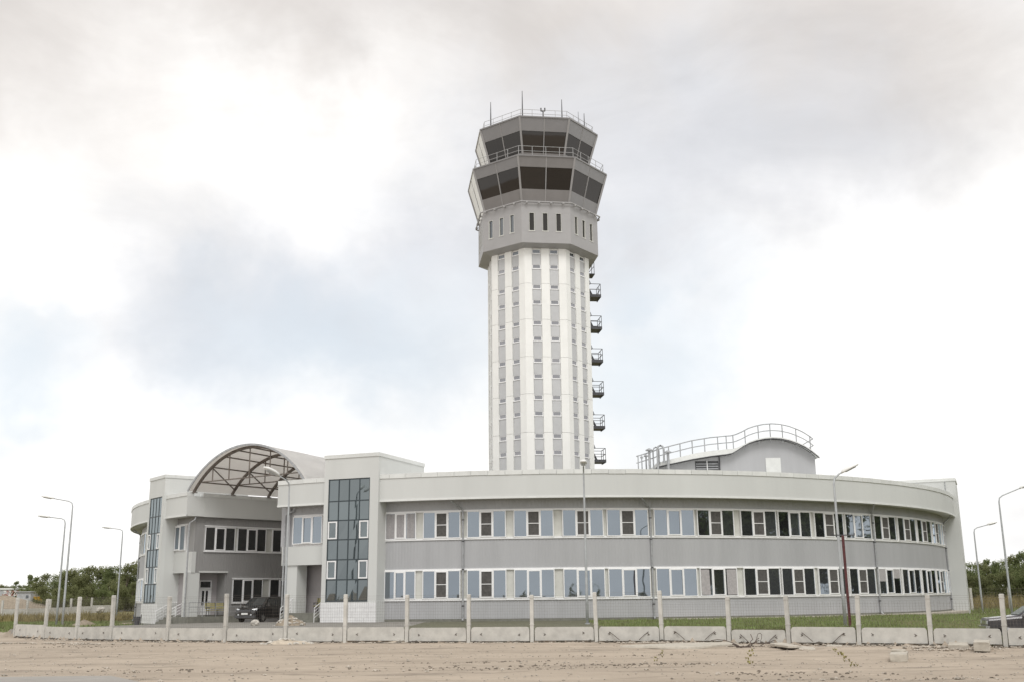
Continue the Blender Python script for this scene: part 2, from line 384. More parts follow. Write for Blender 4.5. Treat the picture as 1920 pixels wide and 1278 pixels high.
for j in range(len(ys) - 1):
    for i in range(nx - 1):
        cx_, cy_ = (xs[i] + xs[i + 1]) / 2, (ys[j] + ys[j + 1]) / 2
        fy = fence_y(cx_); w = mn.noise(Vector((cx_ * .4, cy_ * .4, 2))) * .9
        k = 'sand'
        if cy_ > 118: k = 'field'
        elif cx_ < -33 and cy_ > 66: k = 'lawn' if (cy_ > 74 + w and cx_ > -60) else 'sand'
        elif cy_ > fy + .2 and cx_ > POSTS[0].x - 1:
            k = 'asphalt'
            if cx_ > -6.0 + w: k = 'verge'
            if cx_ > 4.5 + w: k = 'lawn'
            if cx_ < -24 and cy_ > 73 + w * .5 and cx_ < -28.4: k = 'lawn'
            if cx_ > 40: k = 'field' if cy_ > 85 else 'lawn'
        elif cx_ > 30 and cy_ > 40: k = 'lawn'
        groups[k].append((j * nx + i, j * nx + i + 1, (j + 1) * nx + i + 1, (j + 1) * nx + i))
for k, nm in (('sand', 'ground'), ('asphalt', 'yard_pavement'), ('lawn', 'lawn_ground'), ('field', 'field_ground'), ('verge', 'verge_ground')):
    used = sorted({i for f in groups[k] for i in f}); ix = {u: n for n, u in enumerate(used)}
    b = MB(); b.v = [gv[u] for u in used]; b.f = [tuple(ix[i] for i in f) for f in groups[k]]
    o = b.build(nm, M[k], fix=False, smooth=(k == 'sand')); struct(o)
# the strip of grey road at the lower left
ra, rb = at(-60, 1270, z=.08), at(300, 1284, z=.08)
MB().prism([(ra.x - 8, 10), (rb.x + 2, 10), (rb.x, rb.y - .2), (ra.x + 4, ra.y + .1), (ra.x - 8, ra.y + .2)], -.03, .095).build('road', M['road'])['kind'] = 'structure'
# pale concrete apron (blind area) at the foot of the curved wall
apr = MB()
apr.arc(3.0, 108.7, 37.9, 39.2, .45, .66, 9.5, 66); struct(apr.build('pavement', M['conc2']))

# ------------------------------------------------------------------ windows of the wings
_wc = {}
def window_set(w, h, style):
    key = (round(w, 2), round(h, 2), style)
    if key in _wc: return _wc[key]
    fr = MB(); d0, d1 = -.11, .03
    t = .055; hw = w / 2
    fr.box(-hw, hw, d0, d1, 0, t); fr.box(-hw, hw, d0, d1, h - t, h); fr.box(-hw, -hw + t, d0, d1, t, h - t); fr.box(hw - t, hw, d0, d1, t, h - t)
    x1, x2 = -hw / 3, hw / 3; m_ = .045
    for x in (x1, x2): fr.box(x - m_, x + m_, d0 - .004, d1, t, h - t)
    sash = MB(); a, b = x1 + m_, x2 - m_; q = .07
    sash.box(a, b, d0 - .03, d0 + .02, t, t + q); sash.box(a, b, d0 - .03, d0 + .02, h - t - q, h - t)
    sash.box(a, a + q * .7, d0 - .03, d0 + .02, t + q, h - t - q); sash.box(b - q * .7, b, d0 - .03, d0 + .02, t + q, h - t - q)
    if style == 'screen': sash.box(a + q * .7, b - q * .7, d0 - .02, d0 + .01, h * .49, h * .49 + .045)
    panes = []
    for i, (p0, p1) in enumerate(((-hw + t, x1 - m_), (a + q * .7, b - q * .7), (x2 + m_, hw - t))):
        z0, z1 = (t, h - t) if i != 1 else (t + q, h - t - q)
        panes.append(MB().box(p0, p1, -.075, -.055, z0, z1))
    sc2 = MB().box(a + q * .7, b - q * .7, -.098, -.092, t + q, h - t - q)
    if style == 'curtain':
        bl = []
        for (p0, p1) in ((-hw + t + .02, x1 - m_ - .18), (x2 + m_ + .1, hw - t - .02)):
            n = 9; vs = []; fs = []
            for i in range(n + 1):
                x = p0 + (p1 - p0) * i / n; d_ = -.086 - .006 * (i % 2); k_ = .12 * math.sin(i * .9)
                vs += [(x + k_ * .3, d_, t + .04), (x, d_, h - t - .05), (x, d_ + .004, h - t - .05), (x + k_ * .3, d_ + .004, t + .04)]
            for i in range(n):
                for k in range(4): fs.append((i * 4 + k, i * 4 + (k + 1) % 4, i * 4 + 4 + (k + 1) % 4, i * 4 + 4 + k))
            bl.append(MB().add(vs, fs + [(3, 2, 1, 0), (n * 4, n * 4 + 1, n * 4 + 2, n * 4 + 3)]))
    elif style == 'roller':
        bl = [MB().box(-hw + t + .01, x1 - m_ - .01, -.09, -.085, h * .5, h - t - .01), MB().box(x2 + m_ + .01, hw - t - .01, -.09, -.085, h * .62, h - t - .01)]
    elif style == 'blind':
        bl = []; n = 22
        for i in range(n):
            x = -hw + t + .03 + (w - 2 * t - .06) * i / n
            if abs(x - x1) < .08 or abs(x - x2) < .08 or random.random() < .15: continue
            bl.append(MB().box(x, x + .075, -.094, -.088, t + .02, h - t - .02))
    else: bl = None
    fm = fr.mesh('window', M['frame'])
    r = dict(frame=fm, sash=sash.mesh('sash', M['frame']), panes={k: [p.mesh('pane', M[k]) for p in panes] for k in ('glass', 'glassd')},
             screen=sc2.mesh('insect_screen', M['screen']) if style == 'screen' else None, blind=[q_.mesh('blind', M['blind']) for q_ in bl] if bl else None)
    _wc[key] = r; return r
def window(parent, p, rz, w, h, style, gl='glass', label=None):
    s = window_set(w, h, style); pl = wloc(parent)
    f = put('window', s['frame'], parent, Vector(p) - pl, rz, label)
    put('sash', s['sash'], f)
    for q in s['panes'][gl]: put('pane', q, f)
    if s['screen']: put('insect_screen', s['screen'], f)
    for q in s['blind'] or []: put({'curtain': 'curtain', 'roller': 'roller_blind'}.get(style, 'blind_slat'), q, f)
    return f
def ribbed_arc(cx, cy, r, z0, z1, a0, a1, pitch=.22, dep=.008, thick=.12):
    b = MB(); n = int(R_(a1 - a0) * r / pitch); da = (a1 - a0) / n; prof = []
    for i in range(n):
        for f, rr in ((0, r), (.42, r), (.5, r - dep), (.92, r - dep)): prof.append((a0 + (i + f) * da, rr))
    prof.append((a1, r))
    vs = []
    for a, rr in prof:
        s_, c_ = math.sin(R_(a)), -math.cos(R_(a))
        vs += [(cx + rr * s_, cy + rr * c_, z0), (cx + rr * s_, cy + rr * c_, z1), (cx + (r - thick) * s_, cy + (r - thick) * c_, z1), (cx + (r - thick) * s_, cy + (r - thick) * c_, z0)]
    fs = []
    for i in range(len(prof) - 1):
        for k in range(4): fs.append((i * 4 + k, i * 4 + (k + 1) % 4, i * 4 + 4 + (k + 1) % 4, i * 4 + 4 + k))
    m_ = len(prof) - 1; fs += [(3, 2, 1, 0), (m_ * 4, m_ * 4 + 1, m_ * 4 + 2, m_ * 4 + 3)]
    return b.add(vs, fs)
def pol(cx, cy, r, a, z=0): return Vector((cx + r * math.sin(R_(a)), cy - r * math.cos(R_(a)), z))
RF, RW, RIN = 38.9, 37.9, 25.0
ZT, ZC, ZF = 10.35, 10.05, 8.52

def downpipe(parent, cx, cy, a, zb):
    p = lambda r, da, z: pol(cx, cy, r, a + da, z)
    b = MB().tube([p(RF - .25, -1.0, ZF + .05), p(RF - .25, -1.0, ZF - .12), p(RW + .12, -.1, ZF - .62), p(RW + .12, 0, ZF - .85), p(RW + .12, 0, zb + .22), p(RW + .3, 0, zb + .05)], .065, 8)
    o = b.build('downpipe', M['galv'], parent, smooth=False)
    c = MB()
    for z in (1.6, 3.95, 5.8, 7.2):
        q = p(RW + .12, 0, z); c.lathe([(.085, -.04), (.085, .04)], q, 8)
    c.build('pipe_bracket', M['steel'], o)
def copings(parent, cx, cy, a0, a1, r0, r1, z0, z1, step=1.7):
    n = max(1, round((a1 - a0) / step)); w = (a1 - a0) / n
    pl = wloc(parent)
    me = MB().arc(0, 0, r0, r1, z0, z1, -w / 2 + .012, w / 2 - .012, .9).mesh('coping', M['coping'])
    for i in range(n):
        o = put('coping', me, parent, Vector((cx, cy, random.uniform(-.008, .008))) - pl, R_(a0 + w * (i + .5)))

def bands(parent, cx, cy, a0, a1, zb, fin_end):
    cor = M['corr']
    MB().arc(cx, cy, RW - .5, RW + .02, zb - .35, .78, a0, a1).build('plinth', M['plinth'], parent)
    for z0, z1 in ((.78, 1.97), (4.0, 5.92), (7.86, ZF)):
        ribbed_arc(cx, cy, RW + .03, z0, z1, a0, a1).build('corrugated_band', cor, parent)
    for z0, z1 in ((1.97, 4.0), (5.92, 7.86)):
        MB().arc(cx, cy, RW - .35, RW - .03, z0, z1, a0, a1).build('pier_wall', M['pier'], parent)
        MB().arc(cx, cy, RW - .1, RW + .10, z0 - .02, z0 + .10, a0, a1).build('window_sill', M['frame'], parent)
        MB().arc(cx, cy, RW - .1, RW + .08, z1 - .10, z1 + .01, a0, a1).build('window_head', M['frame'], parent)
def fascia(parent, cx, cy, a0, a1, top=ZT, cop=ZC, bot=ZF):
    MB().arc(cx, cy, RW - 1.2, RF, bot, cop, a0, a1, 1.0).build('fascia', M['white'], parent, smooth=False)
    MB().arc(cx, cy, RF - .1, RF + .035, bot - .03, bot + .09, a0, a1, 1.0).build('fascia_trim', M['coping'], parent)
    copings(parent, cx, cy, a0, a1, RF - .55, RF + .05, cop, top)

def stair_block(parent, cx, cy, a0, a1, zb, dz=0):
    ZS = 11.85
    A, B = pol(cx, cy, 39.12, a0), pol(cx, cy, 39.12, a1)
    u = (B - A).normalized(); n = Vector((u.y, -u.x, 0))            # n outward
    w = (B - A).length; dep = 7.0
    def P(s, d, z): q = A + u * s - n * d; return Vector((q.x, q.y, z))
    def bx(b, s0, s1, d0, d1, z0, z1): return b.hexa([P(s0, d0, z0), P(s1, d0, z0), P(s1, d1, z0), P(s0, d1, z0)], [P(s0, d0, z1), P(s1, d0, z1), P(s1, d1, z1), P(s0, d1, z1)])
    g0, g1, zg0, zg1 = .33, w - .66, 1.95, 10.17
    if a1 < -40: g0, g1 = .3, w - .45
    # body set back behind the glass recess; white surround in front
    bx(MB(), 0, w, .36, dep, zb - .3, ZS - .25).build('stair_wall', M['white'], parent)
    s_ = MB(); bx(s_, 0, g0, 0, .36, zb - .3, ZS - .25); bx(s_, g1, w, 0, .36, zb - .3, ZS - .25); bx(s_, g0, g1, 0, .36, zg1, ZS - .25); bx(s_, g0, g1, .06, .36, zb - .3, zg0)
    s_.build('stair_front', M['white'], parent)
    c = MB(); bx(c, -.05, w + .05, -.05, dep + .05, ZS - .25, ZS); c.build('stair_coping', M['coping'], parent)
    # cladding blocks at the foot
    th = .30; tw = (w) / 7
    rows = int(round((zg0 - .08 - zb) / th)); th = (zg0 - .06 - zb) / rows
    for r in range(rows):
        off = 0 if r % 2 else .5
        x = -off * tw
        while x < w - .01:
            x0, x1 = max(0, x) + .005, min(w, x + tw) - .005
            if x1 - x0 > .08:
                dd = random.uniform(-.006, .006); q = MB(); bx(q, x0, x1, -.035 + dd, .0, zb + r * th + .004, zb + (r + 1) * th - .004); q.build('block', M['tile'], parent)
            x += tw
    # curtain wall
    fx = [0, .185, .344, .502, .664, .825, 1.0]
    zr = [zg1 - f * (zg1 - zg0) for f in fx]; gw = g1 - g0; cw = gw / 4
    fr = MB()
    for i in range(5): bx(fr, g0 + i * cw - .035 + (.035 if i == 0 else 0) - (.035 if i == 4 else 0), g0 + i * cw + .035 + (.035 if i == 0 else 0) - (.035 if i == 4 else 0), .035, .1, zg0, zg1)
    for i, z in enumerate(zr):
        for k in range(4): bx(fr, g0 + k * cw + .036, g0 + (k + 1) * cw - .036, .04, .095, z - (.08 if i == 0 else (.0 if i == 6 else .04)), z + (0 if i == 0 else (.08 if i == 6 else .04)))
    cwf = fr.build('curtain_wall', M['mullion'], parent)
    for r in range(6):
        for k in range(4):
            q = MB(); tilt = random.uniform(-.006, .006)
            x0, x1, z0, z1 = g0 + k * cw + .03, g0 + (k + 1) * cw - .03, zr[r + 1] + .03, zr[r] - .03
            q.hexa([P(x0, .06 + tilt, z0), P(x1, .06 - tilt, z0), P(x1, .08 - tilt, z0), P(x0, .08 + tilt, z0)], [P(x0, .06 - tilt, z1), P(x1, .06 + tilt, z1), P(x1, .08 + tilt, z1), P(x0, .08 - tilt, z1)])
            q.build('pane', M['glassc'], cwf)
            if r in (2, 4) and k in (0, 3):
                q = MB(); t = .085; x0 += .02; x1 -= .02; z0 += .03; z1 -= .03
                bx(q, x0, x0 + t, .0, .1, z0, z1); bx(q, x1 - t, x1, -.01, .1, z0, z1); bx(q, x0 + t, x1 - t, -.01, .1, z0, z0 + t); bx(q, x0 + t, x1 - t, -.01, .1, z1 - t, z1)
                q.build('sash', M['frame'], cwf)
    return P, u, n, w

# ================================================================== RIGHT WING
CX, CY = 3.0, 108.7
RWG = thing('office_wing', 'long two storey office wing with curved grey front, pale fascia and glazed stair block', 'building', (3, 69.8, .6))
A_END = 65.6
bands(RWG, CX, CY, -18.2, A_END, .6, True)
fascia(RWG, CX, CY, -30.55, A_END)
WIN = [(-18.45, -14.66), (-13.91, -9.97), (-9.31, -5.33), (-4.57, -.54), (.32, 4.47), (4.79, 9.08), (9.64, 13.99), (14.28, 18.45), (19.21, 23.6), (23.81, 28.21), (28.74, 33.15), (33.42, 37.95), (38.57, 43.15), (43.66, 48.45), (48.95, 54.0), (54.6, 59.4), (60.0, 64.6)]
UPS = 'bsssss' + 'pssp' + 'spsssss'; LOS = 'psspppp' + 'sssss' + 'pppsp'
UPS = ['blind', 'screen', 'screen', 'screen', 'screen', 'screen', 'plain', 'screen', 'screen', 'plain', 'screen', 'plain', 'screen', 'screen', 'screen', 'screen', 'screen']
LOS = ['plain', 'screen', 'screen', 'plain', 'plain', 'plain', 'plain', 'curtain', 'screen', 'screen', 'screen', 'screen', 'roller', 'plain', 'plain', 'screen', 'plain']
for (a0, a1), su, sl in zip(WIN, UPS, LOS):
    if a0 < -18: a0 = -18.05
    am = (a0 + a1) / 2; w = 2 * (RW - .02) * math.sin(R_(a1 - a0) / 2)
    for z0, h, st in ((6.0, 1.78, su), (2.06, 1.85, sl)):
        window(RWG, pol(CX, CY, RW - .0, am, z0), R_(am), w, h, st, label={'blind': 'upper window with pale vertical blinds', 'curtain': 'lower window with pale curtains', 'roller': 'lower window with half drawn pale blinds'}.get(st))
for a in (-9.71, 9.29, 38.4, 63.2): downpipe(RWG, CX, CY, a, .6)
# end fin, roof, inner wall, cut wall
f = MB(); q = [pol(CX, CY, 26, 65.6), pol(CX, CY, 39.12, 65.6), pol(CX, CY, 39.12, 66.35), pol(CX, CY, 26, 66.35)]
f.prism([(p.x, p.y) for p in q], .35, 10.3); f.build('end_wall', M['white'], RWG)
f = MB(); q = [pol(CX, CY, 37.6, 65.55), pol(CX, CY, 39.15, 65.55), pol(CX, CY, 39.15, 66.4), pol(CX, CY, 37.6, 66.4)]
f.prism([(p.x, p.y) for p in q], -.2, .35); f.build('end_plinth', M['plinth'], RWG)
MB().arc(CX, CY, RIN, RW - 1.2, 9.3, 9.5, -30.4, 65.6).build('roof', M['coping'], RWG)
MB().arc(CX, CY, RIN - .3, RIN, 0.1, 10.2, -30.4, 65.6).build('court_wall', M['corr'], RWG)
MB().arc(CX, CY, RIN, RW - .6, .2, 9.3, -30.9, -30.4).build('passage_wall', M['darkcorr'], RWG)
Pq, uq, nq, wq = stair_block(RWG, CX, CY, -24.3, -18.1, .6)
# far stair tower rising behind the right end
p1, p0 = at(1790, 895, z=11.85), at(1672, 901, z=11.85)
d = (p1 - p0); d.z = 0; d.normalize(); nn = Vector((-d.y, d.x, 0))
q = [p0, p1, p1 + nn * 4, p0 + nn * 4]
MB().prism([(p.x, p.y) for p in q], .2, 11.6).build('far_stair_wall', M['white'], RWG)
q = [p0 - d * .05 - nn * .05, p1 + d * .05 - nn * .05, p1 + d * .05 + nn * 4.05, p0 - d * .05 + nn * 4.05]
MB().prism([(p.x, p.y) for p in q], 11.6, 11.85).build('far_stair_coping', M['coping'], RWG)
p = p1 - d * .85 - nn * .03
MB().bar(V3(p, 9.5), V3(p, 11.6), .05).build('panel_joint', M['galv'], RWG)

def entry(parent, cx, cy, ac, as_, zb, left):
    """recessed porch bay between the stair block (angle as_) and the free corner (ac)"""
    lo, hi = min(ac, as_), max(ac, as_)
    ribbed_arc(cx, cy, RW + .0, 5.75, ZF, lo, hi).build('corrugated_band', M['corr'] if not left else M['darkcorr'], parent)
    MB().arc(cx, cy, RW - .5, RW + .14, 4.2 if left else 4.46, 5.76, lo, hi, 1).build('balcony_band', M['white'], parent)
    PD = 4.2 if left else 1.5
    MB().arc(cx, cy, RW - PD, RW - .5, 4.5, 4.7, lo, hi, 1).build('porch_ceiling', M['white'], parent)
    MB().arc(cx, cy, RW - PD - .2, RW - PD, zb, 4.5, lo, hi, 1).build('porch_back_wall', M['mauve'], parent)
    MB().arc(cx, cy, RW - PD, RW + .1, zb - .3, zb + .62, lo, hi, 1).build('porch_floor', M['plinth'], parent)
    # window
    if not left: wa0, wa1 = -29.35, -25.45
    else: wa0, wa1 = -50.6, -46.5
    am = (wa0 + wa1) / 2; w = 2 * RW * math.sin(R_(wa1 - wa0) / 2)
    s = MB().arc(cx, cy, RW - .3, RW + .05, 5.74, 7.95, wa0 - .12, wa1 + .12, 1); s.build('window_surround', M['frame'], parent)
    window(parent, pol(cx, cy, RW + .1, am, 5.9), R_(am), w, 1.92, 'plain', label='window above the porch')
entry(RWG, CX, CY, -30.85, -24.3, .6, False)
# porch column and corner trim, right wing
def poly_pr(pts, z0, z1, nm, mt, par): return MB().prism([(p.x, p.y) for p in pts], z0, z1).build(nm, mt, par)
poly_pr([pol(CX, CY, RW + .05, -30.1), pol(CX, CY, RW + .05, -28.75), pol(CX, CY, RW - .95, -28.65), pol(CX, CY, RW - .95, -30.1)][::1], 1.2, 4.5, 'column', M['white'], RWG)
poly_pr([pol(CX, CY, RW + .12, -31.1), pol(CX, CY, RW + .12, -29.9), pol(CX, CY, RW - .4, -29.9), pol(CX, CY, RW - .4, -31.1)], 5.76, ZF, 'corner_pier', M['corr'], RWG)
MB().tube([pol(CX, CY, RW + .2, -29.2, ZF), pol(CX, CY, RW + .2, -29.3, 8.25), pol(CX, CY, RW + .22, -30.35, 8.0), pol(CX, CY, RW + .22, -30.45, 7.8), pol(CX, CY, RW + .22, -30.45, 1.4)], .06, 8).build('downpipe', M['galv'], RWG)

# ================================================================== LEFT WING
CL = 2.2; DZ = -.15
LWG = thing('entrance_wing', 'farther left wing of the curved building with dark grey passage wall and porch door', 'building', (-25, 82, .4))
ZB = .42
bands(LWG, CL, CY, -112, -54.6, ZB, False)
fascia(LWG, CL, CY, -112, -44.25, 10.2, 9.93, 8.42)
for i in range(11):
    a0 = -58.9 - 4.78 * i; a1 = a0 + 4.1
    if i % 2: a0 += .2; a1 += .2
    am = (a0 + a1) / 2; w = 2 * RW * math.sin(R_(4.1) / 2)
    for z0, h in ((6.0, 1.78), (2.06, 1.85)): window(LWG, pol(CL, CY, RW, am, z0), R_(am), w, h, 'plain')
downpipe(LWG, CL, CY, -70.5, .4)
MB().arc(CL, CY, RIN, RW - 1.2, 9.3, 9.5, -112, -45).build('roof', M['coping'], LWG)
MB().arc(CL, CY, RIN - .3, RIN, .1, 10.2, -112, -45).build('court_wall', M['corr'], LWG)
MB().arc(CL, CY, RIN, RF, .2, 10.2, -112.4, -112).build('end_wall', M['white'], LWG)
stair_block(LWG, CL, CY, -54.5, -49.45, ZB)
entry(LWG, CL, CY, -44.85, -49.5, ZB, True)
# passage facade
CA = -44.8
c_ = pol(CL, CY, 37.9, CA); dr = (Vector((CL, CY, 0)) - c_).normalized(); p0 = c_ - dr * .42; fn = Vector((dr.y, -dr.x, 0))   # fn faces the passage
def FP(s, d, z): q = p0 + dr * s - fn * d; return Vector((q.x, q.y, z))
def fbox(b, s0, s1, d0, d1, z0, z1):
    return b.hexa([FP(s0, d0, z0), FP(s1, d0, z0), FP(s1, d1, z0), FP(s0, d1, z0)], [FP(s0, d0, z1), FP(s1, d0, z1), FP(s1, d1, z1), FP(s0, d1, z1)])
LEN = 13.0
def ribbed_flat(s0, s1, z0, z1, d=0.0, pitch=.22, dep=.008):
    b = MB(); n = max(1, int((s1 - s0) / pitch)); pr = []
    for i in range(n):
        for f, dd in ((0, 0), (.42, 0), (.5, dep), (.92, dep)): pr.append((s0 + (i + f) * (s1 - s0) / n, d + dd))
    pr.append((s1, d)); vs = []; fs = []
    for s, dd in pr: vs += [FP(s, dd, z0), FP(s, dd, z1), FP(s, d + .14, z1), FP(s, d + .14, z0)]
    for i in range(len(pr) - 1):
        for k in range(4): fs.append((i * 4 + k, i * 4 + (k + 1) % 4, i * 4 + 4 + (k + 1) % 4, i * 4 + 4 + k))
    m_ = len(pr) - 1; fs += [(3, 2, 1, 0), (m_ * 4, m_ * 4 + 1, m_ * 4 + 2, m_ * 4 + 3)]
    return b.add(vs, fs)
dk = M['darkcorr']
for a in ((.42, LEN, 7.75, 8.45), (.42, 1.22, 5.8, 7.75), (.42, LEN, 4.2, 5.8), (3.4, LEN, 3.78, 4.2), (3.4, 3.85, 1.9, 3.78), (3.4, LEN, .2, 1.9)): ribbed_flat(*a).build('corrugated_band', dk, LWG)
fbox(MB(), 1.22, LEN, .10, .25, 5.8, 7.75).build('pier_wall', M['pier'], LWG)
fbox(MB(), 3.85, LEN, .10, .25, 1.9, 3.78).build('pier_wall', M['pier'], LWG)
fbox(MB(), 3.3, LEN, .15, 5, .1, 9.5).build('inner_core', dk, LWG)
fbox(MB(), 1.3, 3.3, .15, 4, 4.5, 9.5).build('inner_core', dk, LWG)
b = MB()
for (s0, z) in ((1.22, 5.76), (1.22, 7.70), (3.85, 1.86), (3.85, 3.73)): fbox(b, s0, LEN, -.09, .1, z, z + .09)
b.build('window_sill', M['frame'], LWG)
fbox(MB(), .9, LEN + .5, -.37, .1, 8.40, 9.93).build('fascia', M['white'], LWG)
b = MB()
n = 9
for i in range(n):
    q = MB(); s0 = .75 + (LEN - .3) * i / n; fbox(q, s0 + .008, s0 + (LEN - .3) / n - .008, -.42, .2, 9.93, 10.2); q.build('coping', M['coping'], LWG)
ang = math.atan2(dr.y, dr.x)
for s0 in (1.28, 4.1, 7.3, 10.1):
    window(LWG, FP(s0 + 1.32, .06, 5.86), ang, 2.62, 1.82, 'plain', 'glassd')
for s0 in (3.9, 7.25, 10.05):
    window(LWG, FP(s0 + 1.35, .06, 1.95), ang, 2.7, 1.78, 'plain', 'glassd')
# porch niche: column, back wall, door
fbox(MB(), 0.0, 1.05, .02, .55, .95, 4.22).build('column', M['white'], LWG)
fbox(MB(), .98, 3.4, 1.32, 1.5, .95, 4.5).build('porch_back_wall', M['mauve'], LWG)
fbox(MB(), .9, .98, 1.0, 4.0, .95, 4.5).build('porch_side_wall', M['mauve'], LWG)
fbox(MB(), .28, .62, -.03, .3, 4.2, 5.76).build('balcony_band', M['white'], LWG)
fbox(MB(), .95, 3.45, -.02, 1.6, 4.2, 4.32).build('porch_lintel', M['white'], LWG)
dfr = MB(); fbox(dfr, 1.75, 1.84, 1.24, 1.34, .95, 3.65); fbox(dfr, 2.72, 2.81, 1.24, 1.34, .95, 3.65); fbox(dfr, 1.84, 2.72, 1.24, 1.34, 3.56, 3.65); fbox(dfr, 1.84, 2.72, 1.24, 1.34, 3.0, 3.1)
dfo = dfr.build('door_frame', M['frame'], LWG)
dl = MB(); fbox(dl, 1.85, 2.71, 1.27, 1.31, .96, 1.75); fbox(dl, 1.85, 2.02, 1.27, 1.31, 1.75, 2.99); fbox(dl, 2.54, 2.71, 1.27, 1.31, 1.75, 2.99); fbox(dl, 2.22, 2.34, 1.27, 1.31, 1.75, 2.99); fbox(dl, 2.02, 2.22, 1.27, 1.31, 2.86, 2.99); fbox(dl, 2.34, 2.54, 1.27, 1.31, 2.86, 2.99)
do = dl.build('door', M['frame'], LWG)
g = MB(); fbox(g, 2.02, 2.22, 1.285, 1.3, 1.75, 2.86); fbox(g, 2.34, 2.54, 1.285, 1.3, 1.75, 2.86); g.build('pane', M['glassd'], do)
g = MB(); fbox(g, 1.84, 2.72, 1.28, 1.3, 3.1, 3.56); g.build('pane', M['glassd'], dfo)
h = MB(); fbox(h, 2.62, 2.66, 1.2, 1.27, 1.9, 2.05); h.build('handle', M['steel'], do)
# porch platform, its railing
pf = MB(); fbox(pf, -.6, 3.9, -1.6, 1.5, .1, .95); pf.build('porch_platform', M['plinth'], LWG)
b = MB(); 
for s in (-.5, .6, 1.7, 2.8, 3.8): b.tube([FP(s, -1.5, .95), FP(s, -1.5, 2.0)], .022, 6)
for z in (1.3, 1.65, 2.0): b.tube([FP(-.5, -1.5, z), FP(3.8, -1.5, z)], .02, 6)
b.tube([FP(3.8, -1.5, 2.0), FP(3.8, -.2, 2.0)], .02, 6)
b.build('porch_railing', M['galv'], LWG)
MB().tube([FP(.3, -.25, 8.42), FP(.2, -.3, 8.15), FP(-.15, -.16, 7.9), FP(-.15, -.16, .9)], .06, 8).build('downpipe', M['galv'], LWG)

def steps_with_rails(parent, base, toward, width, n, zb, rails=(0, 1)):
    """flight climbing from base along 'toward' (unit), width to its right"""
    side = Vector((toward.y, -toward.x, 0)); rise, run = .155, .3
    for i in range(n):
        a = base + toward * (i * run)
        q = [a, a + side * width, a + side * width + toward * (run * (n - i)), a + toward * (run * (n - i))]
        MB().prism([(p.x, p.y) for p in q], zb + i * rise - (.2 if i == 0 else 0), zb + (i + 1) * rise).build('step', M['plinth'], parent)
    for e in rails:
        o = base + side * (.06 + e * (width - .12)); top = o + toward * (run * n)
        b = MB()
        for k in (0, .5, 1.0):
            a = o + (top - o) * k; z = zb + rise * n * k; b.tube([V3(a, z), V3(a, z + .95)], .022, 6)
        b.tube([V3(o - toward * .02, zb + .95), V3(top, zb + rise * n + .95), V3(top + toward * .5, zb + rise * n + .95)], .026, 6)
        for h in (.3, .52, .74): b.tube([V3(o, zb + h), V3(top, zb + rise * n + h)], .013, 5)
        b.build('handrail', M['frame'], parent)
rad = lambda cx, a: (Vector((cx, CY, 0)) - pol(cx, CY, 38, a)).normalized()
b0 = pol(CX, CY, 39.25, -29.2); steps_with_rails(RWG, b0 + rad(CX, -27) * 0, rad(CX, -27), 3.0, 4, .6, (0, 1))
b0 = pol(CL, CY, 39.3, -49.1); steps_with_rails(LWG, b0, rad(CL, -47.3), 2.2, 4, ZB, (0, 1))
b0 = FP(-.6, -1.6, 0)

# ================================================================== CANOPY
CAN = thing('barrel_canopy', 'arched polycarbonate canopy on brown steel frames spanning between the two wings', 'canopy', (-20, 79, 10.2))
FL, FR = Vector((-24.85, 80.98, 10.22)), Vector((-14.75, 74.3, 10.22))
sp = FR - FL; half = sp.length / 2; su_ = sp.normalized(); ax = Vector((.63, .777, 0)).normalized()
rise = 3.0; RR = (half * half + rise * rise) / (2 * rise)
DLF, DRT = Vector((.705, .709, 0)), Vector((.52, .854, 0))
def span(s):
    a, b_ = FL + DLF * s, FR + DRT * s; d = b_ - a; w = d.length / 2; rs = rise * w / half
    return a, d.normalized(), w, rs, (w * w + rs * rs) / (2 * rs)
def cpt(t, s, off=0.0):                    # t in -1..1 across, s along the axis; the vault narrows inwards
    a, u, w, rs, rr = span(s); th = math.asin(w / rr) * t
    return a + u * (w + (rr + off) * math.sin(th)) + Vector((0, 0, (rr + off) * math.cos(th) - (rr - rs)))
NT = 28; frames = [0.35, 3.65, 6.95, 10.25, 13.55]
for s in frames:
    b = MB()
    pts = [cpt(-1 + 2 * i / NT, s) for i in range(NT + 1)]
    for a, c in zip(pts, pts[1:]): b.bar(a - (c - a) * .02, c, .12, .20)
    for e in (pts[0], pts[-1]): b.box(e.x - .25, e.x + .25, e.y - .16, e.y + .16, e.z - .06, e.z + .0)
    ar = b.build('arch_frame', M['arch'], CAN)
    tie = .72; fa_, fu, fw, frs, frr = span(s)
    tl = math.sqrt(max(0, frr ** 2 - (frr - frs + tie) ** 2)); A_, B_ = fa_ + fu * (fw - tl) + Vector((0, 0, tie)), fa_ + fu * (fw + tl) + Vector((0, 0, tie))
    MB().bar(A_, B_, .08, .08).build('tie_rod', M['arch'], ar)
    for f in (-.66, -.36, 0.0, .36, .66):
        x = f * fw; zt = math.sqrt(frr ** 2 - x * x) - (frr - frs)
        q = fa_ + fu * (fw + x); MB().bar(V3(q, 10.22 + tie), V3(q, 10.22 + zt), .075, .075).build('king_post', M['arch'], ar)
for t in (-.86, -.62, -.40, -.2, 0.0, .2, .40, .62, .86):
    MB().bar(cpt(t, frames[0], .0), cpt(t, frames[-1], .0), .075, .09).build('purlin', M['arch'], CAN)
for i in range(3):
    s0, s1 = frames[i], frames[i + 1]
    for t0_, t1_ in ((.62, .93), (-.62, -.93)): MB().bar(cpt(t0_, s0, -.05), cpt(t1_, s1, -.05), .07, .07).build('brace', M['arch'], CAN)
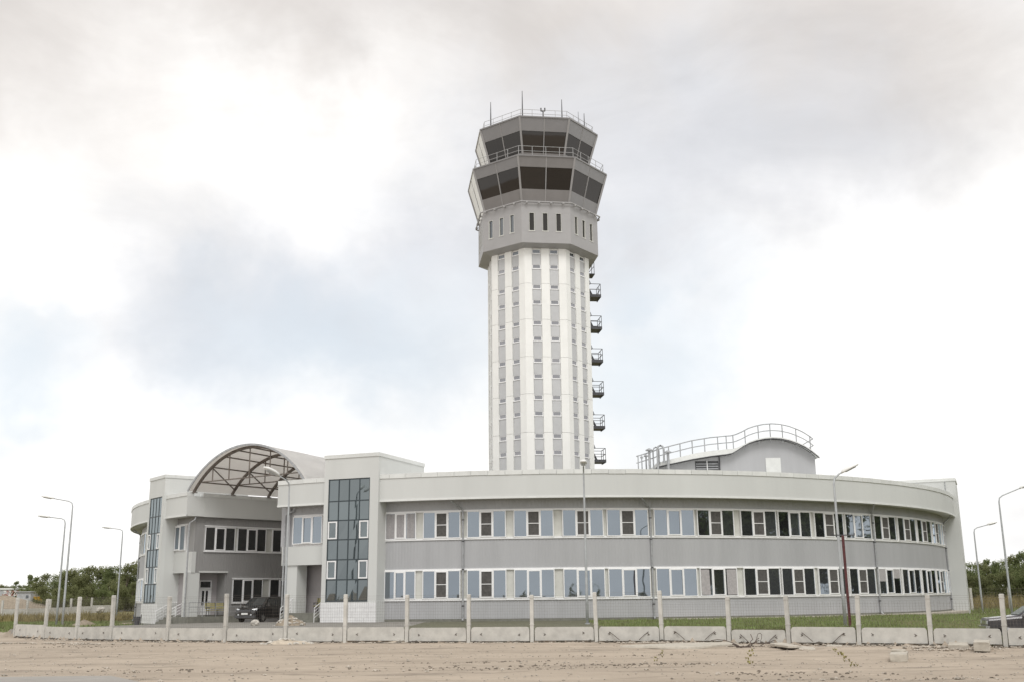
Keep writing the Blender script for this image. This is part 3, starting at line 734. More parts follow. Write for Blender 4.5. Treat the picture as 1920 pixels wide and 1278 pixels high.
# skin in bays
for i in range(len(frames) - 1):
    s0, s1 = frames[i] - (.35 if i == 0 else 0) + .01, frames[i + 1] - .01
    b = MB(); vs = []; fs = []
    for k in range(NT + 1):
        t = -1.0 + 2.0 * k / NT
        sag = 0
        for s in (s0, (s0 + s1) / 2, s1): vs.append(cpt(t, s, .13 + (.0 if s != (s0 + s1) / 2 else -.025)))
    top = len(vs)
    for k in range(NT + 1):
        t = -1.0 + 2.0 * k / NT
        for s in (s0, (s0 + s1) / 2, s1): vs.append(cpt(t, s, .165 + (.0 if s != (s0 + s1) / 2 else -.025)))
    for k in range(NT):
        for j in range(2):
            a = k * 3 + j; fs += [(a, a + 1, a + 4, a + 3), (top + a, top + a + 3, top + a + 4, top + a + 1)]
        a = k * 3; fs += [(a, a + 3, top + a + 3, top + a), (a + 2, top + a + 2, top + a + 5, a + 5)]
    fs += [(0, top, top + 1, 1), (1, top + 1, top + 2, 2)]
    e = NT * 3; fs += [(e, e + 1, top + e + 1, top + e), (e + 1, e + 2, top + e + 2, top + e + 1)]
    b.add(vs, fs); b.build('roof_sheet', M['poly'], CAN, smooth=False)
b = MB()
pts = [cpt(-1 + 2 * i / NT, -.12, .10) for i in range(NT + 1)]
for a, c in zip(pts, pts[1:]): b.bar(a - (c - a) * .02, c, .05, .15)
b.build('edge_trim', M['galv'], CAN)
# far end wall of the passage
q = [FL + DLF * 14.2, FR + DRT * 14.2, FR + DRT * 14.6, FL + DLF * 14.6]
PW = tag(MB().prism([(p.x, p.y) for p in q], .2, 10.6).build('passage_end_wall', M['pier']), 'pale wall closing the far end of the covered passage under the arched canopy', 'wall')

# ================================================================== TOWER
TX, TY, TH = 2.80, 106.5, 7.295
TW = thing('control_tower', 'tall octagonal control tower with white ribbed shaft and two storey glazed grey cab', 'tower', (TX, TY, .1))
def oc(R, k, z): a = R_(TH - 112.5 + 45 * k); return Vector((TX + R * math.cos(a), TY + R * math.sin(a), z))
def octa(R, z0, z1, R1=None):
    R1 = R1 or R; return MB().add([oc(R, k, z0) for k in range(8)] + [oc(R1, k, z1) for k in range(8)],
                                  [tuple(range(7, -1, -1)), tuple(range(8, 16))] + [(i, (i + 1) % 8, 8 + (i + 1) % 8, 8 + i) for i in range(8)])
def face_pt(Rb, Rt, zb, zt, k, f, z, out_=0.0):
    t = (z - zb) / (zt - zb) if zt != zb else 0; R = Rb + (Rt - Rb) * t
    p = oc(R, k, z).lerp(oc(R, k + 1, z), f)
    a = R_(TH - 90 + 45 * k); return p + Vector((math.cos(a), math.sin(a), 0)) * out_
def face_box(b, Rb, Rt, zb, zt, k, f0, f1, z0, z1, o0, o1):
    g = lambda f, z, o: face_pt(Rb, Rt, zb, zt, k, f, z, o)
    return b.hexa([g(f0, z0, o1), g(f1, z0, o1), g(f1, z0, o0), g(f0, z0, o0)], [g(f0, z1, o1), g(f1, z1, o1), g(f1, z1, o0), g(f0, z1, o0)])
RS = 5.52; ZSH = 36.42
octa(RS - .16, 0.1, ZSH).build('shaft_core', M['cream'], TW)
joints = [36.42, 32.70, 28.97, 25.19, 21.47, 17.67, 13.9, 10.1, 6.3, .1]
STR = [(.175, .40), (.60, .825)]
for k in range(8):
    for jt, jb in zip(joints, joints[1:]):
        for f0, f1 in ((0, .175), (.40, .60), (.825, 1.0)):
            b = MB(); face_box(b, RS, RS, 0, 40, k, f0, f1, jb + .012, jt - .012, -.15, 0); b.build('pilaster', M['cream'], TW)
        if k in (3, 4, 5): continue
        if jb < 5: continue
        for f0, f1 in STR:
            wz = [(jt - .62, jt - .14), (jt - 2.22, jt - 1.74)]
            for z0, z1 in ((jt - 1.72, jt - .64), (jb - .12, jt - 2.24)):
                b = MB(); face_box(b, RS, RS, 0, 40, k, f0 + .012, f1 - .012, z0, z1, -.155, -.085); b.build('panel', M['panel'], TW)
            for z0, z1 in wz:
                b = MB(); t = .018
                face_box(b, RS, RS, 0, 40, k, f0 + .005, f1 - .005, z0, z0 + .10, -.155, -.04)
                face_box(b, RS, RS, 0, 40, k, f0 + .012, f0 + .026, z0 + .10, z1, -.155, -.08); face_box(b, RS, RS, 0, 40, k, f1 - .026, f1 - .012, z0 + .10, z1, -.155, -.08)
                face_box(b, RS, RS, 0, 40, k, f0 + .026, f1 - .026, z1 - .03, z1, -.155, -.08)
                wo = b.build('window', M['frame'], TW)
                b = MB(); face_box(b, RS, RS, 0, 40, k, f0 + .026, f1 - .026, z0 + .10, z1 - .03, -.152, -.13); b.build('pane', M['glassd' if jt > 36 and z1 > jt - .3 else 'towerglass'], wo)
# flared technical block
ZB1 = 40.93; RB = 6.55
octa(RS, ZSH, ZSH + .25, RB).build('soffit', M['block'], TW)
octa(RB - .14, ZSH + .25, ZB1).build('block_core', M['block'], TW)
WF = (.15, .425, .70)
for k in range(8):
    wd_ = .118
    def fb(f0, f1, z0, z1, nm='block_panel', mt='block', o0=-.14, o1=0.0, par=TW):
        b = MB(); face_box(b, RB, RB, 0, 50, k, f0, f1, z0, z1, o0, o1); return b.build(nm, M[mt], par)
    zw0, zw1 = 37.87, 39.88
    fb(0, 1, ZSH + .25, zw0 - .002); fb(0, 1, zw1 + .002, ZB1)
    ed = [0] + [e for f in WF for e in (f, f + wd_)] + [1]
    for e0, e1 in zip(ed[::2], ed[1::2]): fb(e0, e1, zw0, zw1)
    for f in WF:
        b = MB(); a, c = f + .003, f + wd_ - .003
        face_box(b, RB, RB, 0, 50, k, a - .012, c + .012, zw0, zw0 + .09, -.13, .035)
        face_box(b, RB, RB, 0, 50, k, a, a + .009, zw0 + .09, zw1, -.13, .012); face_box(b, RB, RB, 0, 50, k, c - .009, c, zw0 + .09, zw1, -.13, .012); face_box(b, RB, RB, 0, 50, k, a + .009, c - .009, zw1 - .04, zw1, -.13, .004)
        wo = b.build('window', M['pier'], TW)
        b = MB(); face_box(b, RB, RB, 0, 50, k, a + .009, c - .009, zw0 + .09, zw1 - .04, -.135, -.115); b.build('pane', M['glassd' if k == 7 else 'cabglass'], wo)
# pipe ring with fittings
b = MB(); b.tube([oc(RB + .28, k, ZB1 + .02) for k in range(8)], .075, 8, closed=True); b.build('pipe_ring', M['block'], TW)
for k in range(8):
    for f in (.12, .36, .60, .84):
        b = MB(); p = face_pt(RB + .28, RB + .28, 0, 50, k, f, ZB1 - .02); b.lathe([(.05, -.2), (.13, -.12), (.13, .02), (.07, .1)], p, 8); q = face_pt(RB - .05, RB - .05, 0, 50, k, f, ZB1 - .02); b.bar(p, q, .06); b.build('pipe_fitting', M['block'], TW)
def cab(Rb, zb, Rt, zt, g0, g1, nm):
    core = octa(Rb - .22, zb, zt - .05, Rt - .22); core.build(nm + '_core', M['steel'], TW)
    for k in range(8):
        for h, (f0, f1) in enumerate(((0.0, .5), (.5, 1.0))):
            fa, fb_ = f0 + .008, f1 - .008
            for z0, z1 in ((zb + .02, g0 - .01), (g1 + .01, zt - .14)):
                if z1 - z0 < .1: continue
                b = MB(); face_box(b, Rb, Rt, zb, zt, k, fa, fb_, z0, z1, -.12, 0); b.build('cab_panel', M['cream' if k in (4, 5, 6) else 'cabpanel'], TW)
            b = MB(); face_box(b, Rb, Rt, zb, zt, k, fa + .012, fb_ - .012, g0, g1, -.1, -.045 if k not in (4, 5, 6) else -.01); b.build('cab_pane' if k not in (4, 5, 6) else 'cab_panel', M['cabglass' if k not in (4, 5, 6) else 'cream'], TW)
        b = MB(); face_box(b, Rb, Rt, zb, zt, k, .491, .509, zb + .02, zt - .14, -.1, .02); b.build('mullion', M['cabtrim'], TW)
        b = MB(); cw_ = .035
        g = lambda z: oc((Rb + (Rt - Rb) * (z - zb) / (zt - zb)) + .015, k, z)
        b.bar(g(zb + .02), g(zt - .14), .2, .16); b.build('corner_post', M['cabtrim'], TW)
    octa(Rt + .05, zt - .14, zt, Rt + .07).build(nm + '_roof', M['cabpanel'], TW)
cab(6.30, 40.95, 7.70, 45.67, 42.36, 44.50, 'lower_cab')
cab(5.42, 45.68, 6.85, 50.33, 46.72, 48.86, 'upper_cab')
def ring_rail(R, z0, h, nm):
    b = MB(); 
    for zz in (z0 + h, z0 + h * .52): b.tube([oc(R, k, zz) for k in range(8)], .026, 6, closed=True)
    for k in range(8):
        for f in (0.0, .25, .5, .75):
            p = oc(R, k, z0).lerp(oc(R, k + 1, z0), f); b.tube([p, p + Vector((0, 0, h))], .026, 6)
    b.build(nm, M['rail'], TW)
ring_rail(7.35, 45.67, 1.1, 'terrace_railing'); ring_rail(6.35, 50.33, .95, 'roof_railing')
for px, yt, yb, yy in ((920, 192, 236, 103), (979, 171, 214, 101.2), (1053, 187, 214, 102.0), (1084, 210, 226, 104), (1095, 213, 236, 105)):
    z = at(px, yt, Y=yy); zb_ = at(px, yb, Y=yy)
    MB().tube([V3(z, 50.3), V3(z, z.z - (z.z - 50.3) * .55), V3(z, z.z)], [.07, .06, .03] if px != 1084 else [.03, .03, .02], 6).build('antenna', M['steel'], TW)
p = at(1018, 212, Y=100.8); t = at(1018, 203, Y=100.8).z
MB().tube([V3(p, 50.3), V3(p, t - .35)], .05, 6).tube([V3(p, t - .35) + Vector((-.22, 0, 0)), V3(p, t - .35) + Vector((.22, 0, 0))], .06, 6).tube([V3(p, t - .35) + Vector((-.2, 0, 0)), V3(p, t) + Vector((-.2, 0, 0))], .07, 6).tube([V3(p, t - .35) + Vector((.2, 0, 0)), V3(p, t) + Vector((.2, 0, 0))], .07, 6).build('weather_sensor', M['steel'], TW)
# escape balconies on the right face (k = 2)
fa = R_(TH); fo = Vector((math.cos(fa), math.sin(fa), 0)); ft = Vector((-fo.y, fo.x, 0))
fc = Vector((TX, TY, 0)) + fo * (RS * math.cos(R_(22.5)))
def BP(t, o, z): q = fc + ft * t + fo * o; return Vector((q.x, q.y, z))
for py in (559, 619, 680, 741, 804, 867):
    z0 = at(1122, py, Y=107.5).z + .12
    b = MB(); b.hexa([BP(-.1, 0, z0), BP(2.0, 0, z0), BP(2.0, 1.65, z0), BP(-.1, 1.65, z0)], [BP(-.1, 0, z0 + .1), BP(2.0, 0, z0 + .1), BP(2.0, 1.65, z0 + .1), BP(-.1, 1.65, z0 + .1)])
    b.bar(BP(-.1, 1.63, z0 + .05), BP(2.0, 1.63, z0 + .05), .05, .3).bar(BP(-.1, 0, z0 + .05), BP(-.1, 1.65, z0 + .05), .05, .3)
    bo = b.build('balcony', M['steel'], TW)
    r = MB()
    for t, o in ((-.08, .06), (-.08, 1.6), (1.0, 1.6), (1.96, 1.6), (1.96, .06)): r.bar(BP(t, o, z0 + .1), BP(t, o, z0 + 1.35), .055)
    for zz in (z0 + .75, z0 + 1.35):
        r.bar(BP(-.08, .0, zz), BP(-.08, 1.6, zz), .05).bar(BP(-.08, 1.6, zz), BP(1.96, 1.6, zz), .05).bar(BP(1.96, 1.6, zz), BP(1.96, 0, zz), .05)
    r.build('balcony_railing', M['steel'], bo)
    l = MB(); 
    for dt in (-.0, .35): l.bar(BP(-.08 + dt, .55, z0 + 1.35), BP(-.35 + dt, .02, z0 + 2.55), .05)
    l.bar(BP(.2, .15, z0 + 1.3), BP(.2, .75, z0 + .1), .12, .2)
    l.build('ladder', M['steel'], bo)
b = MB(); b.bar(BP(.3, 1.06, ZSH - .9), BP(.3, 1.06, ZSH + 1.1), .06).bar(BP(1.6, 1.06, ZSH - .9), BP(1.6, 1.06, ZSH + .6), .06).hexa([BP(.2, 0, ZSH - .95), BP(1.7, 0, ZSH - .95), BP(1.7, 1.1, ZSH - .95), BP(.2, 1.1, ZSH - .95)], [BP(.2, 0, ZSH - .85), BP(1.7, 0, ZSH - .85), BP(1.7, 1.1, ZSH - .85), BP(.2, 1.1, ZSH - .85)]).bar(BP(.25, .3, ZSH - .9), BP(.25, 1.0, ZSH - .1), .3, .05)
b.build('balcony', M['steel'], TW)

# ================================================================== ROOFTOP PLANT ROOM
PY = 86.0
PR = thing('plant_room', 'grey rooftop plant room with wavy arched roof and railing behind the curved parapet', 'rooftop room', (20, PY, 9.5))
prof = [(1230, 875.5), (1262, 868.5), (1297, 861), (1330, 855.5), (1360, 852), (1370, 850), (1379, 845), (1390, 837.5), (1402, 831), (1415, 826.5), (1430, 823.3), (1446, 822), (1462, 823), (1478, 826.5), (1492, 831.5), (1506, 838), (1519, 846.5), (1533, 858)]
top = [at(x, y, Y=PY) for x, y in prof]
DEP = 9.0
xs0, xr = top[0].x, at(1527.5, 857, Y=PY).x
b = MB(); wall = [p for p in top if p.x <= xr]; wall.append(at(1527.5, 853.5, Y=PY))
poly = [(wall[0].x, 9.4)] + [(p.x, p.z - .06) for p in wall] + [(wall[-1].x, 9.4)]
n = len(poly); b.add([(x, PY, z) for x, z in poly] + [(x, PY + DEP, z) for x, z in poly], [tuple(range(n)), tuple(range(2 * n - 1, n - 1, -1))] + [(i, n + i, n + (i + 1) % n, (i + 1) % n) for i in range(n)])
b.build('wall', M['corr'], PR)
def roof_strip(off0, off1, y0, y1):
    vs = []; fs = []; m_ = len(top)
    for p, a, c in zip(top, off0, off1):
        vs += [(p.x, y0, p.z + a), (p.x, y0, p.z + c), (p.x, y1, p.z + c), (p.x, y1, p.z + a)]
    for i in range(m_ - 1):
        for k in range(4): fs.append((i * 4 + k, i * 4 + (k + 1) % 4, i * 4 + 4 + (k + 1) % 4, i * 4 + 4 + k))
    fs += [(3, 2, 1, 0), tuple((m_ - 1) * 4 + k for k in range(4))]
    return MB().add(vs, fs)
nT = len(top)
th_ = [.30, .36, .42, .42, .40, .34, .22] + [.10] * (nT - 7)
roof_strip([0] * nT, th_, PY - .55, PY + DEP + .3).build('roof', M['coping'], PR)
roof_strip([-.07] * nT, [0.0] * nT, PY - .58, PY - .45).build('roof_edge', M['steel'], PR)
rx = [1160 + v / 4.8 for v in (175, 350, 453, 558, 668, 780, 900, 978, 1040, 1150, 1272, 1380, 1490, 1612, 1735)]
def topz(x):
    for a, c, ta, tc_ in zip(top, top[1:], th_, th_[1:]):
        if a.x <= x <= c.x: f = (x - a.x) / (c.x - a.x); return a.z + (c.z - a.z) * f + ta + (tc_ - ta) * f
    return top[0].z - (top[0].x - x) * .29 + .25 if x < top[0].x else top[-1].z
b = MB(); up_ = []; mid = []
Yr = PY - .4
for px in [rx[0] + 6 * i for i in range(0)] + rx:
    x = at(px, 860, Y=Yr).x; z = topz(x) - .05; b.tube([(x, Yr, z - (.35 if px > 1370 else 0)), (x, Yr, z + 1.12)], .045, 6)
for i in range(70):
    x = at(1193, 860, Y=Yr).x + (at(1527, 860, Y=Yr).x - at(1193, 860, Y=Yr).x) * i / 69; z = topz(x); up_.append((x, Yr, z + 1.1)); mid.append((x, Yr, z + .55))
b.tube(up_, .045, 6).tube(mid, .04, 6)
e = up_[-1]; b.tube([e, (e[0] + .1, Yr + 4, e[2])], .045, 6).tube([mid[-1], (e[0] + .1, Yr + 4, mid[-1][2])], .04, 6)
b.build('railing', M['galv'], PR)
# platform of the low left end
pl0 = at(1196, 880, Y=PY); 
MB().box(pl0.x, top[0].x + .05, PY - .5, PY + 5, 9.4, top[0].z - .55).build('low_wall', M['corr'], PR)
def pbox(px0, px1, y0, y1, d0, d1): a, c = at(px0, y0, Y=PY), at(px1, y1, Y=PY); return MB().box(a.x, c.x, PY - d1, PY - d0, c.z, a.z)
lv = at(1303, 861, Y=PY); l1 = at(1346, 853, Y=PY)
fr_ = MB(); fr_.box(lv.x, l1.x, PY - .03, PY - .0, 10.0, lv.z - .12)
lo_ = fr_.build('louvre', M['steel'], PR)
for i in range(14):
    z = 10.2 + i * .2
    if z < lv.z - .2: MB().add(*((lambda x0, x1: ([(x0, PY - .04, z), (x1, PY - .04, z), (x1, PY - .12, z - .09), (x0, PY - .12, z - .09), (x0, PY - .04, z + .03), (x1, PY - .04, z + .03), (x1, PY - .12, z - .06), (x0, PY - .12, z - .06)], [(0, 3, 2, 1), (4, 5, 6, 7), (0, 1, 5, 4), (1, 2, 6, 5), (2, 3, 7, 6), (3, 0, 4, 7)]))(lv.x + .05, l1.x - .05))).build('slat', M['galv'], lo_)
MB().bar((lv.x + .1, PY - .14, 10.2), (l1.x - .05, PY - .14, 11.7), .06).bar(((lv.x + l1.x) / 2, PY - .14, 10.0), ((lv.x + l1.x) / 2, PY - .14, lv.z - .1), .06).build('louvre_brace', M['frame'], lo_)
MB().tube([(l1.x + .08, PY - .1, 9.5), (l1.x + .08, PY - .1, l1.z + .0)], .05, 6).build('rain_pipe', M['steel'], PR)
pbox(1435, 1466, 857.5, 900, .0, .05).build('door_panel', M['coping'], PR)
# vents
def mushroom(px, ytop, w, yy, lab):
    c = at(px, ytop, Y=yy); s = w / 1970 * yy; r = s / 2
    o = thing('roof_vent', lab, 'vent', (c.x, yy, 9.5), 'mushroom vents on the roof')
    MB().lathe([(r * .34, 9.5), (r * .34, c.z - .25)], (c.x, yy, 0), 10).build('duct', M['galv'], o)
    MB().lathe([(r, c.z - .22), (r, c.z - .16), (r * .45, c.z - .05), (.03, c.z)], (c.x, yy, 0), 14).build('cap', M['galv'], o)
mushroom(1217, 839, 14, 85.2, 'largest flat capped vent left of the pipe bends on the roof')
mushroom(1252, 843, 15, 85.0, 'flat capped vent right of the pipe bends on the roof')
mushroom(1211, 850, 9, 86.5, 'small capped vent low in the middle of the vent group')
mushroom(1203, 853, 6, 86.2, 'smallest capped vent at the left edge of the roof')
def upipe(px0, px1, yt, yb, yy, r, lab):
    a, c = at(px0, yt, Y=yy), at(px1, yt, Y=yy); zb_ = at(px1, yb, Y=yy).z; k = .3
    o = thing('vent_pipe', lab, 'pipe', (a.x, yy, 9.5), 'bent pipes on the roof')
    MB().tube([(a.x, yy, 9.5), (a.x, yy, a.z - k), (a.x + k * .3, yy, a.z - k * .3), (a.x + k, yy, a.z), (c.x - k, yy, a.z), (c.x - k * .3, yy, a.z - k * .3), (c.x, yy, a.z - k), (c.x, yy, zb_)], r, 8).build('pipe', M['galv'], o)
    MB().lathe([(r * 1.5, zb_ - .1), (r * 1.5, zb_ + .05)], (c.x, yy, 0), 8).build('collar', M['galv'], o)
upipe(1224, 1235, 837, 866, 85.4, .06, 'thinner bent pipe nearer the left edge of the roof')
upipe(1232, 1244, 834, 864, 84.9, .085, 'thicker bent pipe between the flat capped vents')

# ================================================================== FENCES
FE = thing('concrete_fence', 'long low concrete fence of slabs between posts with wire mesh along the dirt road', 'fence', (0, 53, 0))
TOPS = [1120, 1122, 1118, 1115, 1117, 1112, 1113, 1113, 1114, 1113, 1114, 1109, 1106, 1117, 1116, 1113, 1113.5, 1112, 1112]
ptops = []
for i, ((px, py), P) in enumerate(zip(BASES, POSTS)):
    z = at(px, TOPS[i], Y=P.y).z; ptops.append(z)
    a = math.atan2(POSTS[min(i + 1, len(POSTS) - 1)].y - POSTS[max(i - 1, 0)].y, POSTS[min(i + 1, len(POSTS) - 1)].x - POSTS[max(i - 1, 0)].x)
    b = MB(); w = .085
    b.add([(-w, -w, -.2), (w, -w, -.2), (w, w, -.2), (-w, w, -.2), (-w, -w, z - .02), (w, -w, z - .02), (w, w, z - .02), (-w, w, z - .02), (-w * .7, -w * .7, z), (w * .7, -w * .7, z), (w * .7, w * .7, z), (-w * .7, w * .7, z)],
          [(0, 3, 2, 1), (0, 1, 5, 4), (1, 2, 6, 5), (2, 3, 7, 6), (3, 0, 4, 7), (4, 5, 9, 8), (5, 6, 10, 9), (6, 7, 11, 10), (7, 4, 8, 11), (8, 9, 10, 11)])
    b.box(-w - .012, w + .012, -w - .012, w + .012, .82, .86); b.box(-w - .012, w + .012, -w - .012, w + .012, z - .17, z - .14)
    o = put('post', b.mesh('post', M['conc']), FE, Vector((P.x, P.y, 0)) - wloc(FE), a)
    o.rotation_euler = (random.uniform(-.02, .02), random.uniform(-.022, .022) + (.03 if i in (15, 16, 17) else 0), a)
def slab(A, B, z0, z1, t=.10, cut=.13):
    d = (B - A); d.z = 0; ln = d.length; d.normalize(); nn_ = Vector((d.y, -d.x, 0))
    x0, x1 = .13, ln - .13
    pl = [(x0, z0), (x1, z0), (x1, z1 - cut), (x1 - .05, z1 - .03), (x1 - .12, z1), (x0 + .12, z1), (x0 + .05, z1 - .03), (x0, z1 - cut)]
    n = len(pl); vs = []
    for s_ in (1, -1):
        for x, z in pl: q = A + d * x + nn_ * (s_ * t / 2); vs.append((q.x, q.y, z))
    return MB().add(vs, [tuple(range(n)), tuple(range(2 * n - 1, n - 1, -1))] + [(i, n + i, n + (i + 1) % n, (i + 1) % n) for i in range(n)]), d, nn_, ln
for i, (A, B) in enumerate(zip(POSTS, POSTS[1:])):
    z1 = .73 + random.uniform(-.025, .025); z0 = .085 + random.uniform(-.02, .02)
    if i == 0: z1 = .80
    if i == 13: z0, z1 = -.02, .60
    sb, d, nn_, ln = slab(A, B, z0, z1)
    po = sb.build('panel', M['conc'], FE)
    # lifting loops
    for f in (.2, .8):
        q = A + d * (ln * f) + nn_ * .052; zc = z0 + (z1 - z0) * .5 + random.uniform(-.04, .04)
        lp = MB(); s = random.choice((-1, 1)) * .05
        lp.tube([V3(q - d * s, zc + .05), V3(q + d * s + nn_ * .03, zc + .0), V3(q - d * s, zc - .05)], .011, 5); lp.lathe([(.03, 0), (.03, .01)], (q.x, q.y, zc - .005), 6)
        lp.build('lifting_loop', M['rust'], po)
    if i in (11, 12, 13, 14):
        for f, g in ((.2, .36), (.8, .66)):
            q, e = A + d * (ln * f) + nn_ * .06, A + d * (ln * g) + nn_ * .16
            MB().tube([V3(q, z0 + .42), V3(q.lerp(e, .5) + nn_ * .02, z0 + .25), V3(e, z0 + .05)], .014, 5).build('bent_rebar', M['rust'], po)
    # wire mesh
    wm_ = MB(); zt = min(ptops[i], ptops[i + 1]) - .12; r_ = .0022
    nv = int(ln / .12)
    for k in range(1, nv):
        q = A + d * (ln * k / nv) - nn_ * .02; jz = random.uniform(-.03, .03)
        wm_.bar(V3(q, z1 - .05), V3(q + d * random.uniform(-.02, .02), zt - .15 + jz), r_ * 2)
    for k in range(10):
        z = z1 + .05 + (zt - .15 - z1) * k / 9
        q0, q1 = A + d * .08 - nn_ * .02, A + d * (ln - .08) - nn_ * .02
        mid_ = q0.lerp(q1, .5); sg = random.uniform(-.03, .01)
        wm_.bar(V3(q0, z), V3(mid_, z + sg), r_ * 2).bar(V3(mid_, z + sg), V3(q1, z), r_ * 2)
    for z in (zt - .02, zt + .08): wm_.bar(V3(A, z), V3(B, z), .006)
    stuff(wm_.build('wire_mesh', M['wire'], FE))

def far_fence(lab, pts, hp, hs, name='boundary_fence', panel=True):
    o = thing(name, lab, 'fence', pts[0])
    pm = MB().box(-.1, .1, -.1, .1, -.2, hp).mesh('post', M['conc'])
    for p in pts: put('post', pm, o, Vector(p) - wloc(o), random.uniform(-.1, .1))
    w_ = MB()
    for a, c in zip(pts, pts[1:]):
        if panel:
            sb, d, nn_, ln = slab(Vector(a), Vector(c), a[2] + .02, a[2] + hs, .1); sb.build('panel', M['conc'], o)
        for k in range(6):
            z = hs + .1 + (hp - hs - .2) * k / 5; w_.bar((a[0], a[1], a[2] + z), (c[0], c[1], c[2] + z), .012)
        n = int((Vector(c) - Vector(a)).length / .45)
        for k in range(1, n):
            q = Vector(a).lerp(Vector(c), k / n); w_.bar((q.x, q.y, q.z + hs), (q.x, q.y, q.z + hp - .15), .008)
    stuff(w_.build('wire_mesh', M['wire'], o))
    return o
lp_ = []
for px, py in ((2, 1160), (49, 1159), (92, 1157.5), (131, 1156), (170, 1154), (243, 1151.5)):
    p = at(px, py, z=hgt(-45, 95)); lp_.append((p.x, p.y, hgt(p.x, p.y)))
lp_.append((lp_[-1][0] + 7, lp_[-1][1] + 3, hgt(-40, 110)))
far_fence('distant concrete fence with low slabs crossing behind the left lawn', lp_, 1.9, .95)
rp = [(x, 104 + (x - 40) * .25, hgt(x, 104)) for x in (40.0, 44.3, 48.5, 52.7, 57.0, 61.2, 65.5)]
far_fence('distant post and wire fence in the tall grass right of the curved wing', rp, 2.2, .25, panel=False)

# ================================================================== LAMPS
def lamp(base, top, head, lab, big=1.0, r=.075):
    o = thing('street_lamp', lab, 'street lamp', base, 'street lamps around the building')
    base, top, head = Vector(base), Vector(top), Vector(head); top.x, top.y = base.x, base.y
    d = (head - top); u = d.normalized(); k = .55
    pts = [base - Vector((0, 0, .2)), base + Vector((0, 0, 1.6)), top - Vector((0, 0, 1.1)), top - Vector((0, 0, .35)), top - Vector((0, 0, .09)) + u * .07, top + u * .32 + Vector((0, 0, .0)), head - u * .55]
    MB().tube(pts, [r * 1.15, r * 1.1, r * .75, r * .68, r * .62, r * .6, r * .5], 8).build('pole', M['lamp'], o, smooth=True)
    MB().lathe([(r * 1.9, 0), (r * 1.9, .04), (r * 1.3, .06)], base, 10).build('base_plate', M['galv'], o)
    s = u.cross(Vector((0, 0, 1))).normalized() * .16 * big; up_ = s.cross(u).normalized()
    if up_.z < 0: up_ = -up_
    b = MB(); ring = []
    a0 = head - u * .6 * big
    secs = [(0, .3, .35), (.12, .75, .8), (.4, 1.0, 1.0), (.75, .95, .8), (1.0, .5, .3)]
    vs = []; fs = []
    for f, w, h in secs:
        c = a0 + u * (f * .95 * big)
        for k in range(8):
            t = 2 * math.pi * k / 8; vv = math.sin(t); hh = .15 * big * h if vv > 0 else .05 * big
            vs.append(c + s * (w * math.cos(t)) + up_ * (hh * vv))
    for i in range(4):
        for k in range(8): fs.append((i * 8 + k, i * 8 + (k + 1) % 8, i * 8 + 8 + (k + 1) % 8, i * 8 + 8 + k))
    fs += [tuple(range(7, -1, -1)), tuple(32 + k for k in range(8))]
    b.add(vs, fs); b.build('lamp_head', M['head'], o, smooth=True)
    l = MB(); c = a0 + u * .5 * big - up_ * .05 * big; s2 = s * .7; e = u * .3 * big
    l.hexa([c - s2 - e, c + s2 - e, c + s2 + e, c - s2 + e], [c - s2 * .7 - e * .8 - up_ * .04, c + s2 * .7 - e * .8 - up_ * .04, c + s2 * .7 + e * .8 - up_ * .04, c - s2 * .7 + e * .8 - up_ * .04]); l.build('lens', M['lens'], o)
    return o
def lamp_px(bx_, Yb, topx, topy, hx, hy, lab, dy=0, big=1.0, r=.075):
    P = at(bx_, 1150, Y=Yb); g = hgt(P.x, Yb)
    # solve base x so that the vertical pole top projects to topx
    t = at(topx, topy, Y=Yb); h = at(hx, hy, Y=Yb + dy)
    base = Vector((t.x, Yb, g)); return lamp(base, t, h, lab, big, r)
lamp_px(117, 79, 137, 940, 87, 931, 'tallest of the three grey lamp posts left of the building, arm pointing left')
lamp_px(106, 84, 123, 972, 80, 967, 'lamp post just left of the tallest one, with a lower arm on the far left')
lamp_px(217, 107, 230.5, 992, 198, 988, 'lamp post nearest the left end of the curved building, in front of the trees')
lamp_px(537, 69, 543, 903, 506, 881, 'lamp post with big pale head before the arched canopy entrance', -1.5, 1.45)
lamp_px(1101, 61, 1094, 879, 1094, 866, 'lamp post seen end on in front of the curved wing below the tower', -2.2, 1.3)
lamp_px(1591, 52, 1562.5, 893, 1597, 875, 'lamp post beside the dark red pole, before the right half of the wing')
lamp_px(1838, 96, 1825.5, 990, 1862, 980, 'smaller lamp post right of the wing end wall')
lamp_px(1896, 78, 1872, 931, 1925, 909, 'lamp post at the right edge behind the dark sedan')
b0 = at(1594, 1176, Y=50.5); P = at(1580, 1003, Y=50.5); g = hgt(P.x, 50.5)
o = thing('marker_pole', 'dark red pole with a short black crossbar standing behind the fence', 'pole', (P.x, 50.5, g))
MB().tube([(P.x, 50.5, g - .1), (P.x, 50.5, P.z)], .065, 8).build('pole', M['red'], o)
MB().bar((P.x - .5, 50.5, P.z + .02), (P.x + .56, 50.5, P.z + .02), .05).bar((P.x - .5, 50.5, P.z), (P.x - .5, 50.5, P.z + .12), .04).bar((P.x + .55, 50.5, P.z), (P.x + .55, 50.5, P.z + .12), .04).build('crossbar', M['steel'], o)

